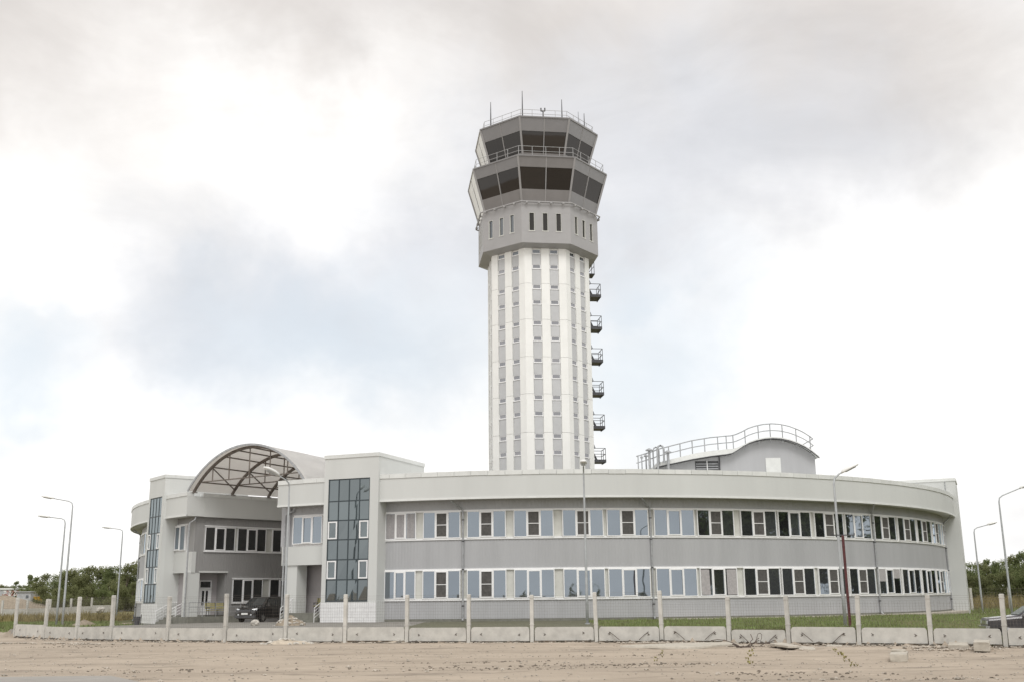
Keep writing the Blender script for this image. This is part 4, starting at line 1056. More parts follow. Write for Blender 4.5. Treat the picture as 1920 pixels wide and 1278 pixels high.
# ================================================================== CARS
def loft(secs):       # secs: list of (x, [(y,z)...]) half outline, mirrored
    vs = []; n = None
    for x, half in secs:
        full = half + [(-y, z) for y, z in reversed(half)]; n = len(full)
        vs += [(x, y, z) for y, z in full]
    fs = []
    for i in range(len(secs) - 1):
        for k in range(n): fs.append((i * n + k, i * n + (k + 1) % n, (i + 1) * n + (k + 1) % n, (i + 1) * n + k))
    fs += [tuple(range(n - 1, -1, -1)), tuple((len(secs) - 1) * n + k for k in range(n))]
    return MB().add(vs, fs)
def wheel(o, x, y, r, w=.2):
    s = 1 if y > 0 else -1
    def lath(prof, mt, nm, par, n=20):
        vs = []; fs = []
        for rr, yy in prof:
            for k in range(n): t = 2 * math.pi * k / n; vs.append((x + rr * math.cos(t), y + s * yy, r + rr * math.sin(t)))
        for i in range(len(prof) - 1):
            for k in range(n): fs.append((i * n + k, i * n + (k + 1) % n, i * n + n + (k + 1) % n, i * n + n + k))
        fs += [tuple(range(n)), tuple((len(prof) - 1) * n + k for k in range(n))]
        return put(nm, MB().add(vs, fs).mesh(nm, mt), par)
    wo = lath([(r * .92, -w / 2), (r, -w * .35), (r, w * .35), (r * .92, w / 2), (r * .62, w / 2)], M['rubber'], 'wheel', o)
    lath([(r * .62, w * .3), (r * .6, w * .52), (r * .2, w * .56)], M['chrome'], 'rim', wo, 12)
def quadpiece(o, nm, mt, pts, t=.012, par=None):
    a, b_, c, d_ = [Vector(p) for p in pts]; n_ = (b_ - a).cross(d_ - a).normalized() * t
    put(nm, MB().hexa([a - n_, b_ - n_, c - n_, d_ - n_], [a + n_, b_ + n_, c + n_, d_ + n_]).mesh(nm, M[mt]), par or o)
# black minivan: local +x forward
def minivan(loc, rz):
    o = thing('minivan', 'black minivan parked facing the road in the passage under the canopy', 'car', loc, rz=rz)
    H = lambda w0, w1, w2, zb_, zbelt, zt, wt: [(w0 * .9, zb_), (w0, zb_ + .12), (w1, zbelt - .12), (w2, zbelt), (wt, zt - .06), (wt * .8, zt)]
    secs = [(2.42, H(.60, .62, .58, .36, .72, .78, .50)), (2.34, H(.80, .82, .78, .28, .86, .92, .66)), (2.0, H(.9, .92, .86, .26, 1.02, 1.08, .72)), (1.35, H(.93, .95, .90, .26, 1.10, 1.20, .78)),
            (.55, H(.93, .96, .91, .26, 1.12, 1.74, .70)), (.2, H(.93, .96, .91, .26, 1.12, 1.82, .72)), (-1.2, H(.93, .96, .91, .26, 1.12, 1.85, .72)), (-2.15, H(.92, .94, .90, .28, 1.12, 1.80, .70)), (-2.4, H(.86, .88, .86, .36, 1.08, 1.55, .68))]
    put('body', loft(secs).mesh('body', M['black']), o)
    quadpiece(o, 'windscreen', 'carglass', [(1.32, .74, 1.21), (1.32, -.74, 1.21), (.60, -.64, 1.70), (.60, .64, 1.70)], .02)
    for s in (1, -1):
        quadpiece(o, 'side_window', 'carglass', [(.72, s * .905, 1.18), (-.35, s * .905, 1.18), (-.35, s * .76, 1.66), (.42, s * .76, 1.64)], .02)
        quadpiece(o, 'side_window', 'carglass', [(-.45, s * .905, 1.18), (-1.95, s * .905, 1.18), (-1.95, s * .76, 1.66), (-.45, s * .76, 1.66)], .02)
        quadpiece(o, 'headlight', 'lens', [(2.36, s * .50, .80), (2.2, s * .84, .84), (2.1, s * .84, 1.0), (2.28, s * .50, .95)], .03)
        put('fog_light', MB().lathe([(.07, 0), (.07, .04)], (0, 0, 0), 10).mesh('fog_light', M['lens']), o, (2.41, s * .52, .55)).rotation_euler = (0, R_(90), 0)
        put('mirror', MB().box(.85, .98, s * .96 - .0, s * 1.18, 1.16, 1.34).mesh('mirror', M['black']), o)
        for x in (1.45, -1.5): wheel(o, x, s * .84, .34)
    put('grille', MB().box(2.36, 2.45, -.46, .46, .74, .86).mesh('grille', M['steel']), o)
    put('number_plate', MB().box(2.44, 2.465, -.26, .26, .57, .69).mesh('number_plate', M['plate']), o)
    put('bumper', MB().box(2.2, 2.46, -.84, .84, .34, .52).mesh('bumper', M['steel']), o)
    return o
cpos = at(476, 1168, Y=77.0); minivan((-18.75, 80.6, hgt(-18.75, 80.6) + .0), R_(-108))
def sedan(loc, rz):
    o = thing('sedan', 'old dark boxy sedan parked behind the fence at the right edge', 'car', loc, rz=rz)
    H = lambda w0, zb_, zbelt, zt, wt: [(w0 * .94, zb_), (w0, zb_ + .1), (w0, zbelt - .06), (w0 * .96, zbelt), (wt, zt - .05), (wt * .9, zt)]
    secs = [(2.03, H(.74, .42, .72, .76, .68)), (1.98, H(.79, .36, .80, .84, .72)), (1.0, H(.81, .28, .88, .93, .72)), (.72, H(.81, .27, .90, .98, .72)), (.18, H(.81, .27, .91, 1.36, .62)), (-.05, H(.81, .27, .91, 1.42, .63)),
            (-.85, H(.81, .27, .91, 1.42, .63)), (-1.1, H(.81, .27, .91, 1.36, .62)), (-1.5, H(.81, .28, .91, .98, .70)), (-2.0, H(.79, .36, .86, .90, .70)), (-2.05, H(.74, .45, .80, .84, .66))]
    put('body', loft(secs).mesh('body', M['sedan']), o)
    quadpiece(o, 'windscreen', 'carglass', [(.74, .68, .99), (.74, -.68, .99), (.22, -.58, 1.33), (.22, .58, 1.33)], .02)
    for s in (1, -1):
        quadpiece(o, 'side_window', 'carglass', [(.55, s * .80, .95), (-.33, s * .80, .95), (-.33, s * .67, 1.34), (.12, s * .67, 1.34)], .02)
        quadpiece(o, 'side_window', 'carglass', [(-.4, s * .80, .95), (-1.25, s * .80, .95), (-1.0, s * .67, 1.34), (-.4, s * .67, 1.34)], .02)
        quadpiece(o, 'headlight', 'lens', [(2.03, s * .42, .60), (2.03, s * .70, .60), (2.03, s * .70, .74), (2.03, s * .42, .74)], .025)
        put('mirror', MB().box(.52, .6, s * .82, s * .98, .93, 1.03).mesh('mirror', M['chrome']), o)
        for x in (1.25, -1.2): wheel(o, x, s * .72, .29, .17)
    put('grille', MB().box(2.0, 2.05, -.4, .4, .60, .74).mesh('grille', M['chrome']), o)
    put('bumper', MB().box(1.98, 2.14, -.80, .80, .40, .52).mesh('bumper', M['chrome']), o)
    return o
sx = at(1850, 1165, Y=47.5).x; sedan((sx + 2.1, 47.6, hgt(sx + 2, 47.6) + .02), R_(180 - 12))

# ================================================================== BENCHES, BIN
def bench(loc, rz, lab):
    o = thing('bench', lab, 'bench', loc, 'benches by the porch doors', rz)
    for i, (y, z) in enumerate(((-.18, .45), (-.05, .45), (.08, .45))): put('seat_slat', MB().box(-.85, .85, y - .055, y + .055, z - .02, z + .02).mesh('seat_slat', M['wood']), o)
    for z in (.62, .78, .92): put('back_slat', MB().box(-.85, .85, .2 + (z - .6) * .2, .235 + (z - .6) * .2, z - .06, z + .06).mesh('back_slat', M['wood']), o)
    for x in (-.75, 0, .75):
        b = MB(); b.bar((x, -.22, 0), (x, -.2, .43), .05).bar((x, .2, 0), (x, .16, .43), .05).bar((x, .17, .43), (x, .29, 1.0), .05).bar((x, -.24, .41), (x, .2, .41), .05); put('leg', b.mesh('leg', M['steel']), o)
        if x: put('armrest', MB().bar((x, -.2, .43), (x, -.22, .66), .04).bar((x, -.24, .66), (x, .22, .66), .05).mesh('armrest', M['steel']), o)
q = FP(2.2, -.75, .95); bench(q, ang, 'yellowish slatted bench on the dark porch platform before the white door')
q = pol(CX, CY, RW - 1.1, -26.3, 1.22); bench(q, R_(-27), 'yellowish slatted bench inside the porch beside the glazed stair block')
q = FP(-3.3, .9, 0); q.z = hgt(q.x, q.y)
o = thing('litter_bin', 'small dark litter bin at the foot of the left porch steps', 'bin', q)
MB().lathe([(.2, q.z), (.24, q.z + .6)], (q.x, q.y, 0), 10).build('bucket', M['steel'], o); MB().bar((q.x - .28, q.y, q.z), (q.x - .28, q.y, q.z + .75), .05).bar((q.x + .28, q.y, q.z), (q.x + .28, q.y, q.z + .75), .05).build('stand', M['steel'], o)

# ================================================================== HEAPS, SLABS, RUBBLE
def heap(c, rx_, ry_, h, mt, nm, lab, cat, seed=0, n=26, rough=.18, pebbles=0):
    o = thing(nm, lab, cat, c); b = MB(); vs = []; fs = []; rings = 9
    for i in range(rings + 1):
        f = i / rings
        for k in range(n):
            t = 2 * math.pi * k / n
            nz = mn.noise(Vector((math.cos(t) * 1.3 + seed * 7.1, math.sin(t) * 1.3, f * 2))) * rough + mn.noise(Vector((math.cos(t) * 4 * f + seed, math.sin(t) * 4 * f, seed))) * rough * .5
            r = f * (1 + nz); z = h * (1 - f) ** .85 * (1 + nz * .8) if f < 1 else -.06
            vs.append((c[0] + rx_ * r * math.cos(t), c[1] + ry_ * r * math.sin(t), c[2] + z))
    for i in range(rings):
        for k in range(n): fs.append((i * n + k, i * n + (k + 1) % n, (i + 1) * n + (k + 1) % n, (i + 1) * n + k))
    b.add(vs, fs); b.build('heap', M[mt], o, smooth=True)
    if pebbles:
        b = MB()
        for _ in range(pebbles):
            t = random.uniform(0, 6.28); f = math.sqrt(random.random()); pebble(b, (c[0] + rx_ * f * math.cos(t), c[1] + ry_ * f * math.sin(t), c[2] + h * (1 - f) ** .85), random.uniform(.04, .16))
        stuff(b.build('rubble', M['boulder'], o))
    return o
ICO = None
def pebble(b, c, r):
    f = [random.uniform(.65, 1.25) for _ in range(6)]; x, y, z = c; a = random.uniform(0, 3.1); cs, sn = math.cos(a), math.sin(a)
    pts = [(r * f[0], 0, 0), (0, r * f[1], 0), (-r * f[2], 0, 0), (0, -r * f[3], 0), (0, 0, r * .7 * f[4]), (0, 0, -r * .5)]
    pts += [(r * .62 * f[1], r * .62 * f[0], r * .38 * f[2]), (-r * .62 * f[3], r * .62 * f[2], r * .40 * f[1]), (-r * .62 * f[0], -r * .62 * f[5], r * .36 * f[3]), (r * .62 * f[2], -r * .62 * f[4], r * .42 * f[0])]
    b.add([(x + p[0] * cs - p[1] * sn, y + p[0] * sn + p[1] * cs, z + p[2]) for p in pts],
          [(0, 6, 4), (6, 1, 4), (1, 7, 4), (7, 2, 4), (2, 8, 4), (8, 3, 4), (3, 9, 4), (9, 0, 4), (0, 1, 6), (1, 2, 7), (2, 3, 8), (3, 0, 9), (1, 0, 5), (2, 1, 5), (3, 2, 5), (0, 3, 5)])
def gp(px, py, z=0.0): p = at(px, py, z=z); return p
for px, py, rx_, ry_, h, lab, s in ((538, 1206, 1.25, .7, .28, 'low sand heap with stones at the foot of the post before the minivan', 1), (620, 1203, .85, .55, .2, 'low sand heap under the fence slab left of the stair block', 2), (756, 1203.5, .95, .55, .24, 'low sand heap beside the fence post right of the stair block', 3)):
    p = gp(px, py); heap((p.x, p.y, -.03), rx_, ry_, h, 'sandpile', 'sand_heap', lab, 'sand heap', s, pebbles=50 if s == 1 else 14)
p = at(565, 1169, z=.6); heap((p.x + .1, p.y - 4, .58), 1.0, .9, .62, 'dirt', 'rubble_heap', 'heap of sand and rubble by the porch steps behind the fence', 'rubble', 4, pebbles=70)
p = at(158, 1171, z=.5); heap((p.x, p.y, hgt(p.x, p.y) - .03), 1.0, .8, .5, 'dirt', 'dirt_heap', 'brown dirt heap on the grass behind the left fence slabs', 'dirt heap', 5)
p = at(72, 1152, z=.3); heap((p.x, p.y, .3), 1.6, 1.2, .7, 'dirt', 'sand_heap', 'tan sand heap far behind the second fence post from the left', 'sand heap', 6)
def rock(px, py, z, Y, r, nm, lab, cat, mt='boulder', squash=.8):
    p = at(px, py, Y=Y); z = hgt(p.x, Y) if z is None else z
    me = bpy.data.meshes.new(nm); b = bmesh.new(); bmesh.ops.create_icosphere(b, subdivisions=3, radius=r)
    for v in b.verts: v.co *= 1 + .25 * mn.noise(v.co * 2.2 / r + Vector((px, 0, 0))); v.co.z *= squash
    b.to_mesh(me); b.free(); me.materials.append(M[mt]); o = put(nm, me, None, (p.x, Y, z + r * squash * .6)); return tag(o, lab, cat)
rock(478, 1168, None, 66, .27, 'boulder', 'grey boulder in front of the minivan behind the fence', 'boulder')
rock(189, 1131, 1.0, 118, .45, 'boulder', 'pale rounded boulder among bushes under the left trees', 'boulder')
def debris_slab(corners, z0, th, lab, tilt=0.0, mt='conc2', name='concrete_slab'):
    c = sum((Vector((p.x, p.y, 0)) for p in corners), Vector()) / len(corners)
    o = MB(); n = len(corners)
    zt = [z0 + tilt * (i in (0, 1)) for i in range(n)]
    def edge(p, k): return Vector((p.x, p.y, 0))
    vs = [(p.x, p.y, z) for p, z in zip(corners, zt)] + [(p.x + (c.x - p.x) * .02, p.y + (c.y - p.y) * .02, z + th) for p, z in zip(corners, zt)]
    o.add([(v[0] - c.x, v[1] - c.y, v[2]) for v in vs], [tuple(range(n - 1, -1, -1)), tuple(range(n, 2 * n))] + [(i, (i + 1) % n, n + (i + 1) % n, n + i) for i in range(n)])
    me = o.mesh(name, M[mt]); b = bmesh.new(); b.from_mesh(me)
    bmesh.ops.subdivide_edges(b, edges=b.edges[:], cuts=3, use_grid_fill=True)
    for v in b.verts: v.co += Vector((mn.noise(v.co * 5 + Vector((c.x, 0, 0))), mn.noise(v.co * 5 + Vector((0, c.x, 3))), mn.noise(v.co * 5 + Vector((5, 0, c.x))) * .6)) * .028
    bmesh.ops.bevel(b, geom=[e for e in b.edges if len(e.link_faces) == 2 and e.calc_face_angle(0) > .9], offset=.012, segments=1, affect='EDGES')
    b.to_mesh(me); b.free()
    return tag(put(name, me, None, (c.x, c.y, 0)), lab, 'slab')
G = gp
debris_slab([G(1160, 1213), G(1290, 1217), G(1385, 1209.5), G(1370, 1205.5), G(1280, 1208)], .0, .09, 'longest pale slab lying flat along the foot of the fence')
debris_slab([G(1443, 1213), G(1478, 1219), G(1503, 1215), G(1466, 1208)], .02, .09, 'thick pale slab lying tilted left of the broken slab piece', .07)
debris_slab([G(1497, 1217.5), G(1530, 1218.5), G(1527, 1215), G(1500, 1212)], .0, .06, 'thin broken slab piece right of the tilted slab')
debris_slab([G(1550, 1212), G(1580, 1212.6), G(1579, 1210), G(1551, 1209.5)], .0, .05, 'small flat pale slab beside the fence post before the red pole')
debris_slab([G(1778, 1216), G(1817, 1217), G(1815, 1211), G(1780, 1210)], .0, .17, 'low concrete chunk left of the big concrete cube')
debris_slab([G(1826, 1220), G(1857, 1221), G(1857, 1215), G(1828, 1214)], .0, .33, 'big concrete cube by the fence near the right edge', name='concrete_block')
debris_slab([G(1669, 1240), G(1702, 1240), G(1704, 1233), G(1671, 1233)], .0, .24, 'pale concrete block standing alone on the dirt road', name='concrete_block')
debris_slab([G(1672, 1234.5), G(1700, 1234.5), G(1699, 1232.5), G(1673, 1232.5)], .24, .05, 'thin pale plate lying on top of the lone concrete block', name='concrete_plate')
# tangle of rebar
b = MB(); c0 = G(1405, 1212)
for i in range(6):
    a = random.uniform(0, 6.28); x, y = c0.x + random.uniform(-.7, .6), c0.y + random.uniform(-.2, .25); z = .05; pts = [(x, y, z)]
    for k in range(4):
        a += random.uniform(-.7, .7); x += math.cos(a) * .3; y += math.sin(a) * .1; z = max(.03, z + random.uniform(-.08, .16)); pts.append((x, y, z))
    b.tube(pts, .016, 5)
tag(b.build('rebar_tangle', M['rust']), 'tangle of rusty bent rebar lying between the long slab and the tilted slab', 'rebar')
lp = G(1424, 1207); q = [(lp.x + x, lp.y + .1, z) for x, z in ((-.12, .05), (-.08, .28), (-.02, .44), (.08, .48), (.15, .42), (.13, .25), (.06, .1))]
tag(MB().tube(q, .012, 5).build('wire_loop', M['rust']), 'thin upright loop of rusty wire against the lowest fence slab', 'wire')
b = MB(); c0 = G(1385, 1214)
b.bar((c0.x - .25, c0.y, .16), (c0.x + .1, c0.y - .15, .03), .09, .05).bar((c0.x - .1, c0.y, .05), (c0.x + .5, c0.y - .1, .05), .08, .05)
tag(b.build('wood_scrap', M['rust']), 'dark broken timber pieces lying at the right end of the long slab', 'timber')
# stones: scattered on the road and thick along the fence
b = MB()
for _ in range(4200):
    y = 24 + 26 * random.random() ** .9; x = random.uniform(-.56, .56) * y
    if y > fence_y(x) - .3: continue
    d_ = mn.noise(Vector((x * .15, y * .5, 3)))
    if d_ < random.uniform(-.5, .35): continue
    pebble(b, (x, y, ruts(x, y) + .005), random.uniform(.012, .045) * (2.0 if random.random() < .08 else 1))
for _ in range(1500):
    x = random.uniform(-30, 22); fy = fence_y(x); y = fy - abs(random.gauss(0, .45)) - .1
    if x < -18 and random.random() < .5: y -= random.uniform(0, 1.2)
    w_ = mn.noise(Vector((x * .35, 0, 8)))
    if w_ < random.uniform(-.55, .25): continue
    pebble(b, (x, y, .01), random.uniform(.02, .075))
for _ in range(420):
    c_ = random.choice((G(1225, 1205), G(1400, 1211), G(1330, 1206), G(1800, 1218), G(1740, 1214), G(1520, 1214), G(100, 1206), G(20, 1206), G(160, 1208)))
    pebble(b, (c_.x + random.gauss(0, .9), c_.y + random.gauss(0, .18), .02), random.uniform(.03, .11))
o = stuff(b.build('stones', M['stone'], fix=False)); o['label'] = 'small stones and rubble scattered on the dirt'
# dark soil ridge under the slabs
b = MB()
for A, B in zip(POSTS, POSTS[1:]):
    n = 10
    for k in range(n):
        if random.random() < .2: continue
        q = A.lerp(B, (k + random.random()) / n); pebble(b, (q.x, q.y - random.uniform(.05, .3), .0), random.uniform(.08, .2))
        pebble(b, (q.x + .1, q.y - random.uniform(.0, .2), .0), random.uniform(.05, .14))
o = stuff(b.build('soil_clods', M['soil'], fix=False)); o['label'] = 'dark soil clods under the fence slabs'
b = MB()
for px, py, sx_, sy_, n in ((1050, 1250, 3.2, .7, 260), (1230, 1247, 1.6, .35, 150), (1430, 1262, .9, .5, 120), (880, 1241, 1.4, .25, 90), (1640, 1270, 2.2, .5, 130), (330, 1256, 2.4, .5, 120), (1180, 1228, 2.0, .3, 70), (160, 1212, 3.0, .4, 160)):
    c_ = G(px, py)
    for _ in range(n * 2 // 3):
        x, y = c_.x + random.gauss(0, sx_), c_.y + random.gauss(0, sy_); pebble(b, (x, y, ruts(x, y) + .004), random.choice((.018, .025, .03, .05)) * random.uniform(.6, 1.3))
o = stuff(b.build('soil_clods', M['clod'], fix=False)); o['label'] = 'dark clods and gravel patches in the tracks of the dirt road'
# weeds growing in lines
def weed(p0, p1, lab, n=26):
    n = n * 2 // 3
    b = MB(); A, B = gp(*p0), gp(*p1)
    for i in range(n):
        q = A.lerp(B, random.random()) + Vector((random.gauss(0, .06), random.gauss(0, .1), 0))
        for k in range(9):
            a = random.uniform(0, 6.28); l = random.uniform(.03, .10); d_ = Vector((math.cos(a), math.sin(a), 0)); s_ = Vector((-d_.y, d_.x, 0)) * .012
            e = q + d_ * l * .7 + Vector((0, 0, l)); m_ = q + d_ * l * .3 + Vector((0, 0, l * .6))
            b.add([q - s_, q + s_, m_ + s_ * 1.3, m_ - s_ * 1.3, e], [(0, 1, 2, 3), (3, 2, 4)])
    c = A.lerp(B, .5); return tag(b.build('weed_row', M['weed'], fix=False), lab, 'weeds')
weed((1248, 1219), (1228, 1240), 'faint yellow weeds in a line below the long pale slab', 14)
weed((1410, 1218), (1404, 1246), 'short line of yellow green weeds below the rebar tangle')
weed((1566, 1218), (1604, 1250), 'longest line of yellow green weeds on the dirt right of the broken slab', 34)

# ================================================================== GRASS
def blades(region, n, hmin, hmax, mt, nm, lab, w=.016, clump=True):
    b = MB(); k = 0; tries = 0
    while k < n and tries < n * 12:
        tries += 1; x, y = region()
        if x is None: continue
        z = hgt(x, y); c = 1.0
        if clump: c = .55 + .9 * max(0, mn.noise(Vector((x * .7, y * .7, 1))) + .4)
        h = random.uniform(hmin, hmax) * c; a = random.uniform(0, 6.28); s = Vector((math.cos(a), math.sin(a), 0)) * w; l = Vector((random.gauss(0, .35), random.gauss(0, .35), 1)) * h; q = Vector((x, y, z - .01))
        b.add([q - s, q + s, q + l], [(0, 1, 2)]); k += 1
    o = stuff(b.build(nm, M[mt], fix=False)); o['label'] = lab
def reg_right():
    x = random.uniform(4.5, 34); y = random.uniform(44, 78); fy = fence_y(x)
    if y < fy + .3: return None, None
    r = math.hypot(x - CX, y - CY)
    if r < 39.4: return None, None
    if y > fy + 14 and random.random() < .4: return None, None
    return x, y
blades(reg_right, 46000, .05, .20, 'grass', 'grass', 'green grass between the fence and the curved wing', .02)
def reg_left():
    x = random.uniform(-58, -28.6); y = random.uniform(73, 98)
    if (x - CL) ** 2 + (y - CY) ** 2 < 39.5 ** 2: return None, None
    if x > -33 and y < 74: return None, None
    return x, y
blades(reg_left, 22000, .08, .2, 'grass', 'grass', 'green grass left of the building', .03)
def reg_far():
    x = random.uniform(40, 75); y = random.uniform(80, 118); return x, y
blades(reg_far, 22000, .15, .45, 'grass', 'grass', 'taller grass right of the building', .03)
def reg_dry():
    x = random.uniform(44, 85); y = random.uniform(106, 135); return x, y
blades(reg_dry, 22000, .5, 1.3, 'drygrass', 'tall_grass', 'tall dry yellow grass in front of the right trees', .035)
def reg_dryl():
    x = random.uniform(-75, -34); y = random.uniform(99, 118)
    if (x - CL) ** 2 + (y - CY) ** 2 < 39.5 ** 2: return None, None
    return x, y
blades(reg_dryl, 12000, .3, .8, 'drygrass', 'tall_grass', 'rough grass and weeds under the left trees', .04)

# ================================================================== TREES
def make_tree(seed, H, Wd, n, leaf, mt):
    rnd = random.Random(seed); tr = MB(); cr = MB()
    th = H * rnd.uniform(.22, .32)
    tips = []
    tr.tube([(0, 0, -.3), (rnd.gauss(0, .1), rnd.gauss(0, .1), th), (rnd.gauss(0, .25), rnd.gauss(0, .25), H * .72)], [H * .024, H * .018, H * .006], 7)
    blobs = []
    for i in range(rnd.randint(13, 18)):
        a = rnd.uniform(0, 6.28); f = rnd.random(); zz = th * .55 + (H * .93 - th * .55) * f
        rr = Wd * .5 * math.sin(math.pi * min(1, .22 + f * .72)) * rnd.uniform(.45, 1.0)
        c = Vector((rr * math.cos(a), rr * math.sin(a), zz)); blobs.append((c, Wd * rnd.uniform(.11, .22)))
        s0 = Vector((0, 0, max(th * .7, zz * .6))); tr.tube([s0, s0.lerp(c, .55) + Vector((0, 0, .1)), c], [H * .008, H * .005, H * .002], 5)
    blobs.append((Vector((0, 0, H * .93)), Wd * .14))
    for i in range(n):
        c, r = rnd.choice(blobs)
        d = Vector((rnd.gauss(0, 1), rnd.gauss(0, 1), rnd.gauss(0, .85))).normalized() * r * (rnd.random() ** .4) * 1.15
        p = c + d
        if p.z < .3: continue
        nrm = (d.normalized() + Vector((rnd.gauss(0, .6), rnd.gauss(0, .6), rnd.gauss(0, .6) + .35))).normalized()
        u = nrm.orthogonal().normalized(); v = nrm.cross(u); t = rnd.uniform(0, 6.28); uu = u * math.cos(t) + v * math.sin(t); vv = nrm.cross(uu)
        s = leaf * rnd.uniform(.5, 1.25)
        cr.add([p - uu * s, p - vv * s * .55 + nrm * s * .12, p + uu * s, p + vv * s * .55 - nrm * s * .1], [(0, 1, 2, 3)])
    return tr.mesh('trunk', M['bark']), cr.mesh('crown', M[mt], fix=False)
protos = [make_tree(11, 8, 6.6, 5200, .17, 'leaf'), make_tree(12, 7, 5.5, 4600, .17, 'leaf2'), make_tree(13, 9, 6.0, 5200, .17, 'leaf'), make_tree(14, 6, 6.2, 4400, .17, 'leaf2'), make_tree(15, 7, 3.6, 2200, .16, 'leaf')]
def tree(k, x, y, s, lab, group, z=None, sz=1.0):
    t, c = protos[k]; o = thing('broadleaf_tree', lab, 'tree', (x, y, hgt(x, y) if z is None else z), group, random.uniform(0, 6.28)); o.scale = (s, s, s * sz)
    put('trunk', t, o); put('crown', c, o); return o
def tree_px(px, top, Y, lab, group, k=None):
    p = at(px, top, Y=Y); k = random.choice((0, 1, 2, 3)) if k is None else k; g = hgt(p.x, Y); h0 = (8, 7, 9, 6, 7)[k]
    s = (p.z - g) / (h0 * 1.0); return tree(k, p.x, Y, s, lab, group)
LL = 'dark green leafy tree in the band of trees left of the curved building'
for px, top, Y, k in ((57, 1076, 190, 4), (70, 1080, 186, 4), (88, 1076, 180, 1), (104, 1077, 176, 0), (120, 1070, 182, 2), (138, 1069, 172, 3), (155, 1065, 178, 0), (172, 1062, 170, 1), (190, 1066, 176, 3), (206, 1063, 168, 2), (222, 1061, 172, 0), (240, 1058, 165, 1), (258, 1056, 170, 3), (276, 1056, 168, 0), (292, 1058, 172, 2),
                      (82, 1100, 150, 3), (112, 1103, 148, 3), (140, 1098, 146, 1), (165, 1102, 144, 3), (196, 1096, 146, 0), (225, 1098, 142, 3), (250, 1092, 144, 1), (274, 1094, 143, 3)):
    tree_px(px, top, Y, LL if Y > 155 else 'lower bushy tree in the front row before the taller trees left of the building', 'trees left of the building' if Y > 155 else 'front row of left trees', k)
tree_px(33, 1088, 330, 'small lone tree on the far left skyline behind the machines', 'far skyline trees', 4)
for i, (px, top) in enumerate(((2, 1097), (12, 1099), (22, 1099), (44, 1098))):
    tree_px(px, top, 420, 'tiny grey green tree on the horizon at the left edge', 'far skyline trees', 3)
RL = 'green leafy tree in the thicket right of the curved building'
for px, top, Y, k in ((1800, 1056, 150, 1), (1818, 1055, 146, 0), (1834, 1057, 150, 3), (1850, 1047, 152, 4), (1866, 1053, 148, 2), (1882, 1050, 146, 0), (1898, 1042, 144, 1), (1914, 1036, 142, 2), (1930, 1030, 140, 0), (1950, 1022, 138, 3), (1975, 1015, 136, 2),
                      (1812, 1078, 138, 3), (1836, 1080, 137, 3), (1858, 1076, 136, 1), (1884, 1074, 135, 3), (1908, 1070, 134, 0), (1935, 1064, 132, 3)):
    tree_px(px, top, Y, RL if top < 1065 else 'lower bushy tree at the front of the thicket behind the tall dry grass', 'trees right of the building' if top < 1065 else 'front row of right trees', k)
# the thicket goes on to the right, outside the picture (seen in the window panes)
rt = random.Random(5)
for i in range(46):
    f = i / 45; x = 82 + 22 * math.sin(f * 2.2) + rt.gauss(0, 3); y = 128 - 150 * f + rt.gauss(0, 2.5)
    t = tree(rt.choice((0, 1, 2, 3)), x, y, rt.uniform(2.1, 2.9), 'leafy tree of the thicket beyond the right edge of the picture', 'trees beyond the right edge', z=0)
for i in range(16):
    x = -70 + i * 9 + rt.gauss(0, 3); y = -62 + rt.gauss(0, 4)
    tree(rt.choice((0, 1, 2, 3)), x, y, rt.uniform(.3, .5), 'leafy tree across the road behind the photographer', 'trees behind the camera', z=0)

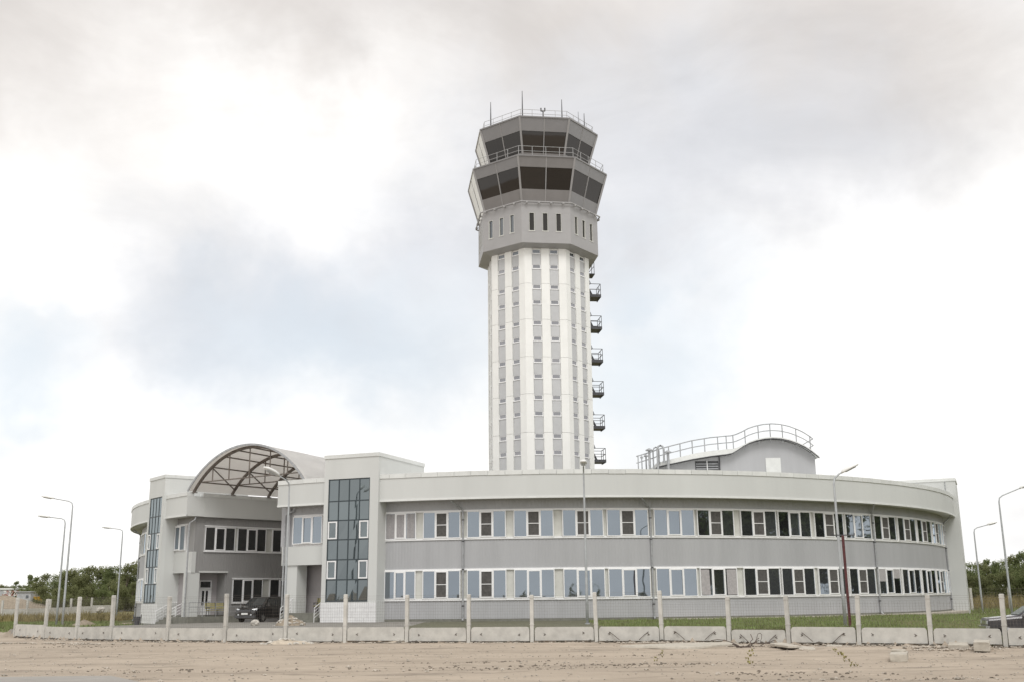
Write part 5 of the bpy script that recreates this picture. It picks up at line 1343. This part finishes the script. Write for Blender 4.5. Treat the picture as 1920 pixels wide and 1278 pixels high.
# ================================================================== FAR LEFT SITE
def P_(px, py, Y): return at(px, py, Y=Y)
heap((P_(5, 1140, 150).x, 150, .7), 9, 6, 2.4, 'dirt', 'dirt_mound', 'long tan dirt mound behind the lawn at the far left edge', 'dirt mound', 9, rough=.1)
a = P_(30, 1129, 160); c = P_(58, 1109, 160)
o = thing('site_hut', 'grey metal hut with a dark window on the far left building site', 'hut', (a.x, 160, a.z - .6))
MB().box(a.x, c.x, 160, 163, a.z - .8, c.z).build('wall', M['hut'], o); MB().box(a.x - .15, c.x + .15, 159.8, 163.2, c.z, c.z + .12).build('roof', M['hut'], o)
w0, w1 = P_(48, 1120, 159.9), P_(53, 1115, 159.9); MB().box(w0.x, w1.x, 159.93, 160.0, w0.z, w1.z).build('window', M['carglass'], o)
a = P_(58, 1125, 162); c = P_(76, 1114, 162)
o = thing('yellow_loader', 'yellow loader parked right of the grey hut under the trees', 'loader', (a.x, 162, a.z - .6))
MB().box(a.x, c.x - .3, 161, 162.6, a.z, c.z - .25).build('body', M['yellow'], o); MB().box(a.x + .2, a.x + .75, 161.1, 162.5, c.z - .25, c.z + .1).build('cab', M['carglass'], o); MB().box(c.x - .3, c.x + .25, 161, 162.6, a.z - .2, a.z + .3).build('bucket', M['yellow'], o)
for x in (a.x + .3, c.x - .6):
    n = 14; vs = [(x + .35 * math.cos(2 * math.pi * k / n), yy, a.z - .05 + .35 * math.sin(2 * math.pi * k / n)) for yy in (160.85, 161.05) for k in range(n)]
    MB().add(vs, [tuple(range(n)), tuple(range(2 * n - 1, n - 1, -1))] + [(k, (k + 1) % n, n + (k + 1) % n, n + k) for k in range(n)]).build('wheel', M['rubber'], o)
a = P_(8, 1115, 200); c = P_(52, 1108, 200)
o = thing('crane_boom', 'red and white lattice crane boom lying above the dirt mound at the far left', 'crane', (a.x, 200, a.z))
n = 9
for i in range(n):
    x0, x1 = a.x + (c.x - a.x) * i / n, a.x + (c.x - a.x) * (i + 1) / n; zb_, zt_ = a.z, a.z + .75
    q = MB()
    for yy in (199.6, 200.4): q.bar((x0, yy, zb_), (x1, yy, zb_), .12).bar((x0, yy, zt_), (x1, yy, zt_), .12).bar((x0, yy, zb_), (x1, yy, zt_), .08)
    q.bar((x0, 199.6, zt_), (x1, 200.4, zt_), .08).build('boom_section', M['redw'] if i % 2 else M['head'], o)
MB().bar((a.x, 200, a.z - 1.8), (a.x, 200, a.z + .2), .5).bar((c.x, 200, a.z - 1.8), (c.x, 200, a.z + .2), .35).build('support', M['redw'], o)
a = P_(0, 1112, 330); c = P_(30, 1103, 330)
o = thing('far_shed', 'long pale shed with flat roof on the horizon at the left edge', 'shed', (a.x, 330, a.z))
MB().box(a.x - 6, c.x, 330, 338, a.z - 2.5, c.z - .2).build('wall', M['hut'], o); MB().box(a.x - 6.3, c.x + .3, 329.7, 338.3, c.z - .2, c.z + .3).build('roof', M['coping'], o)
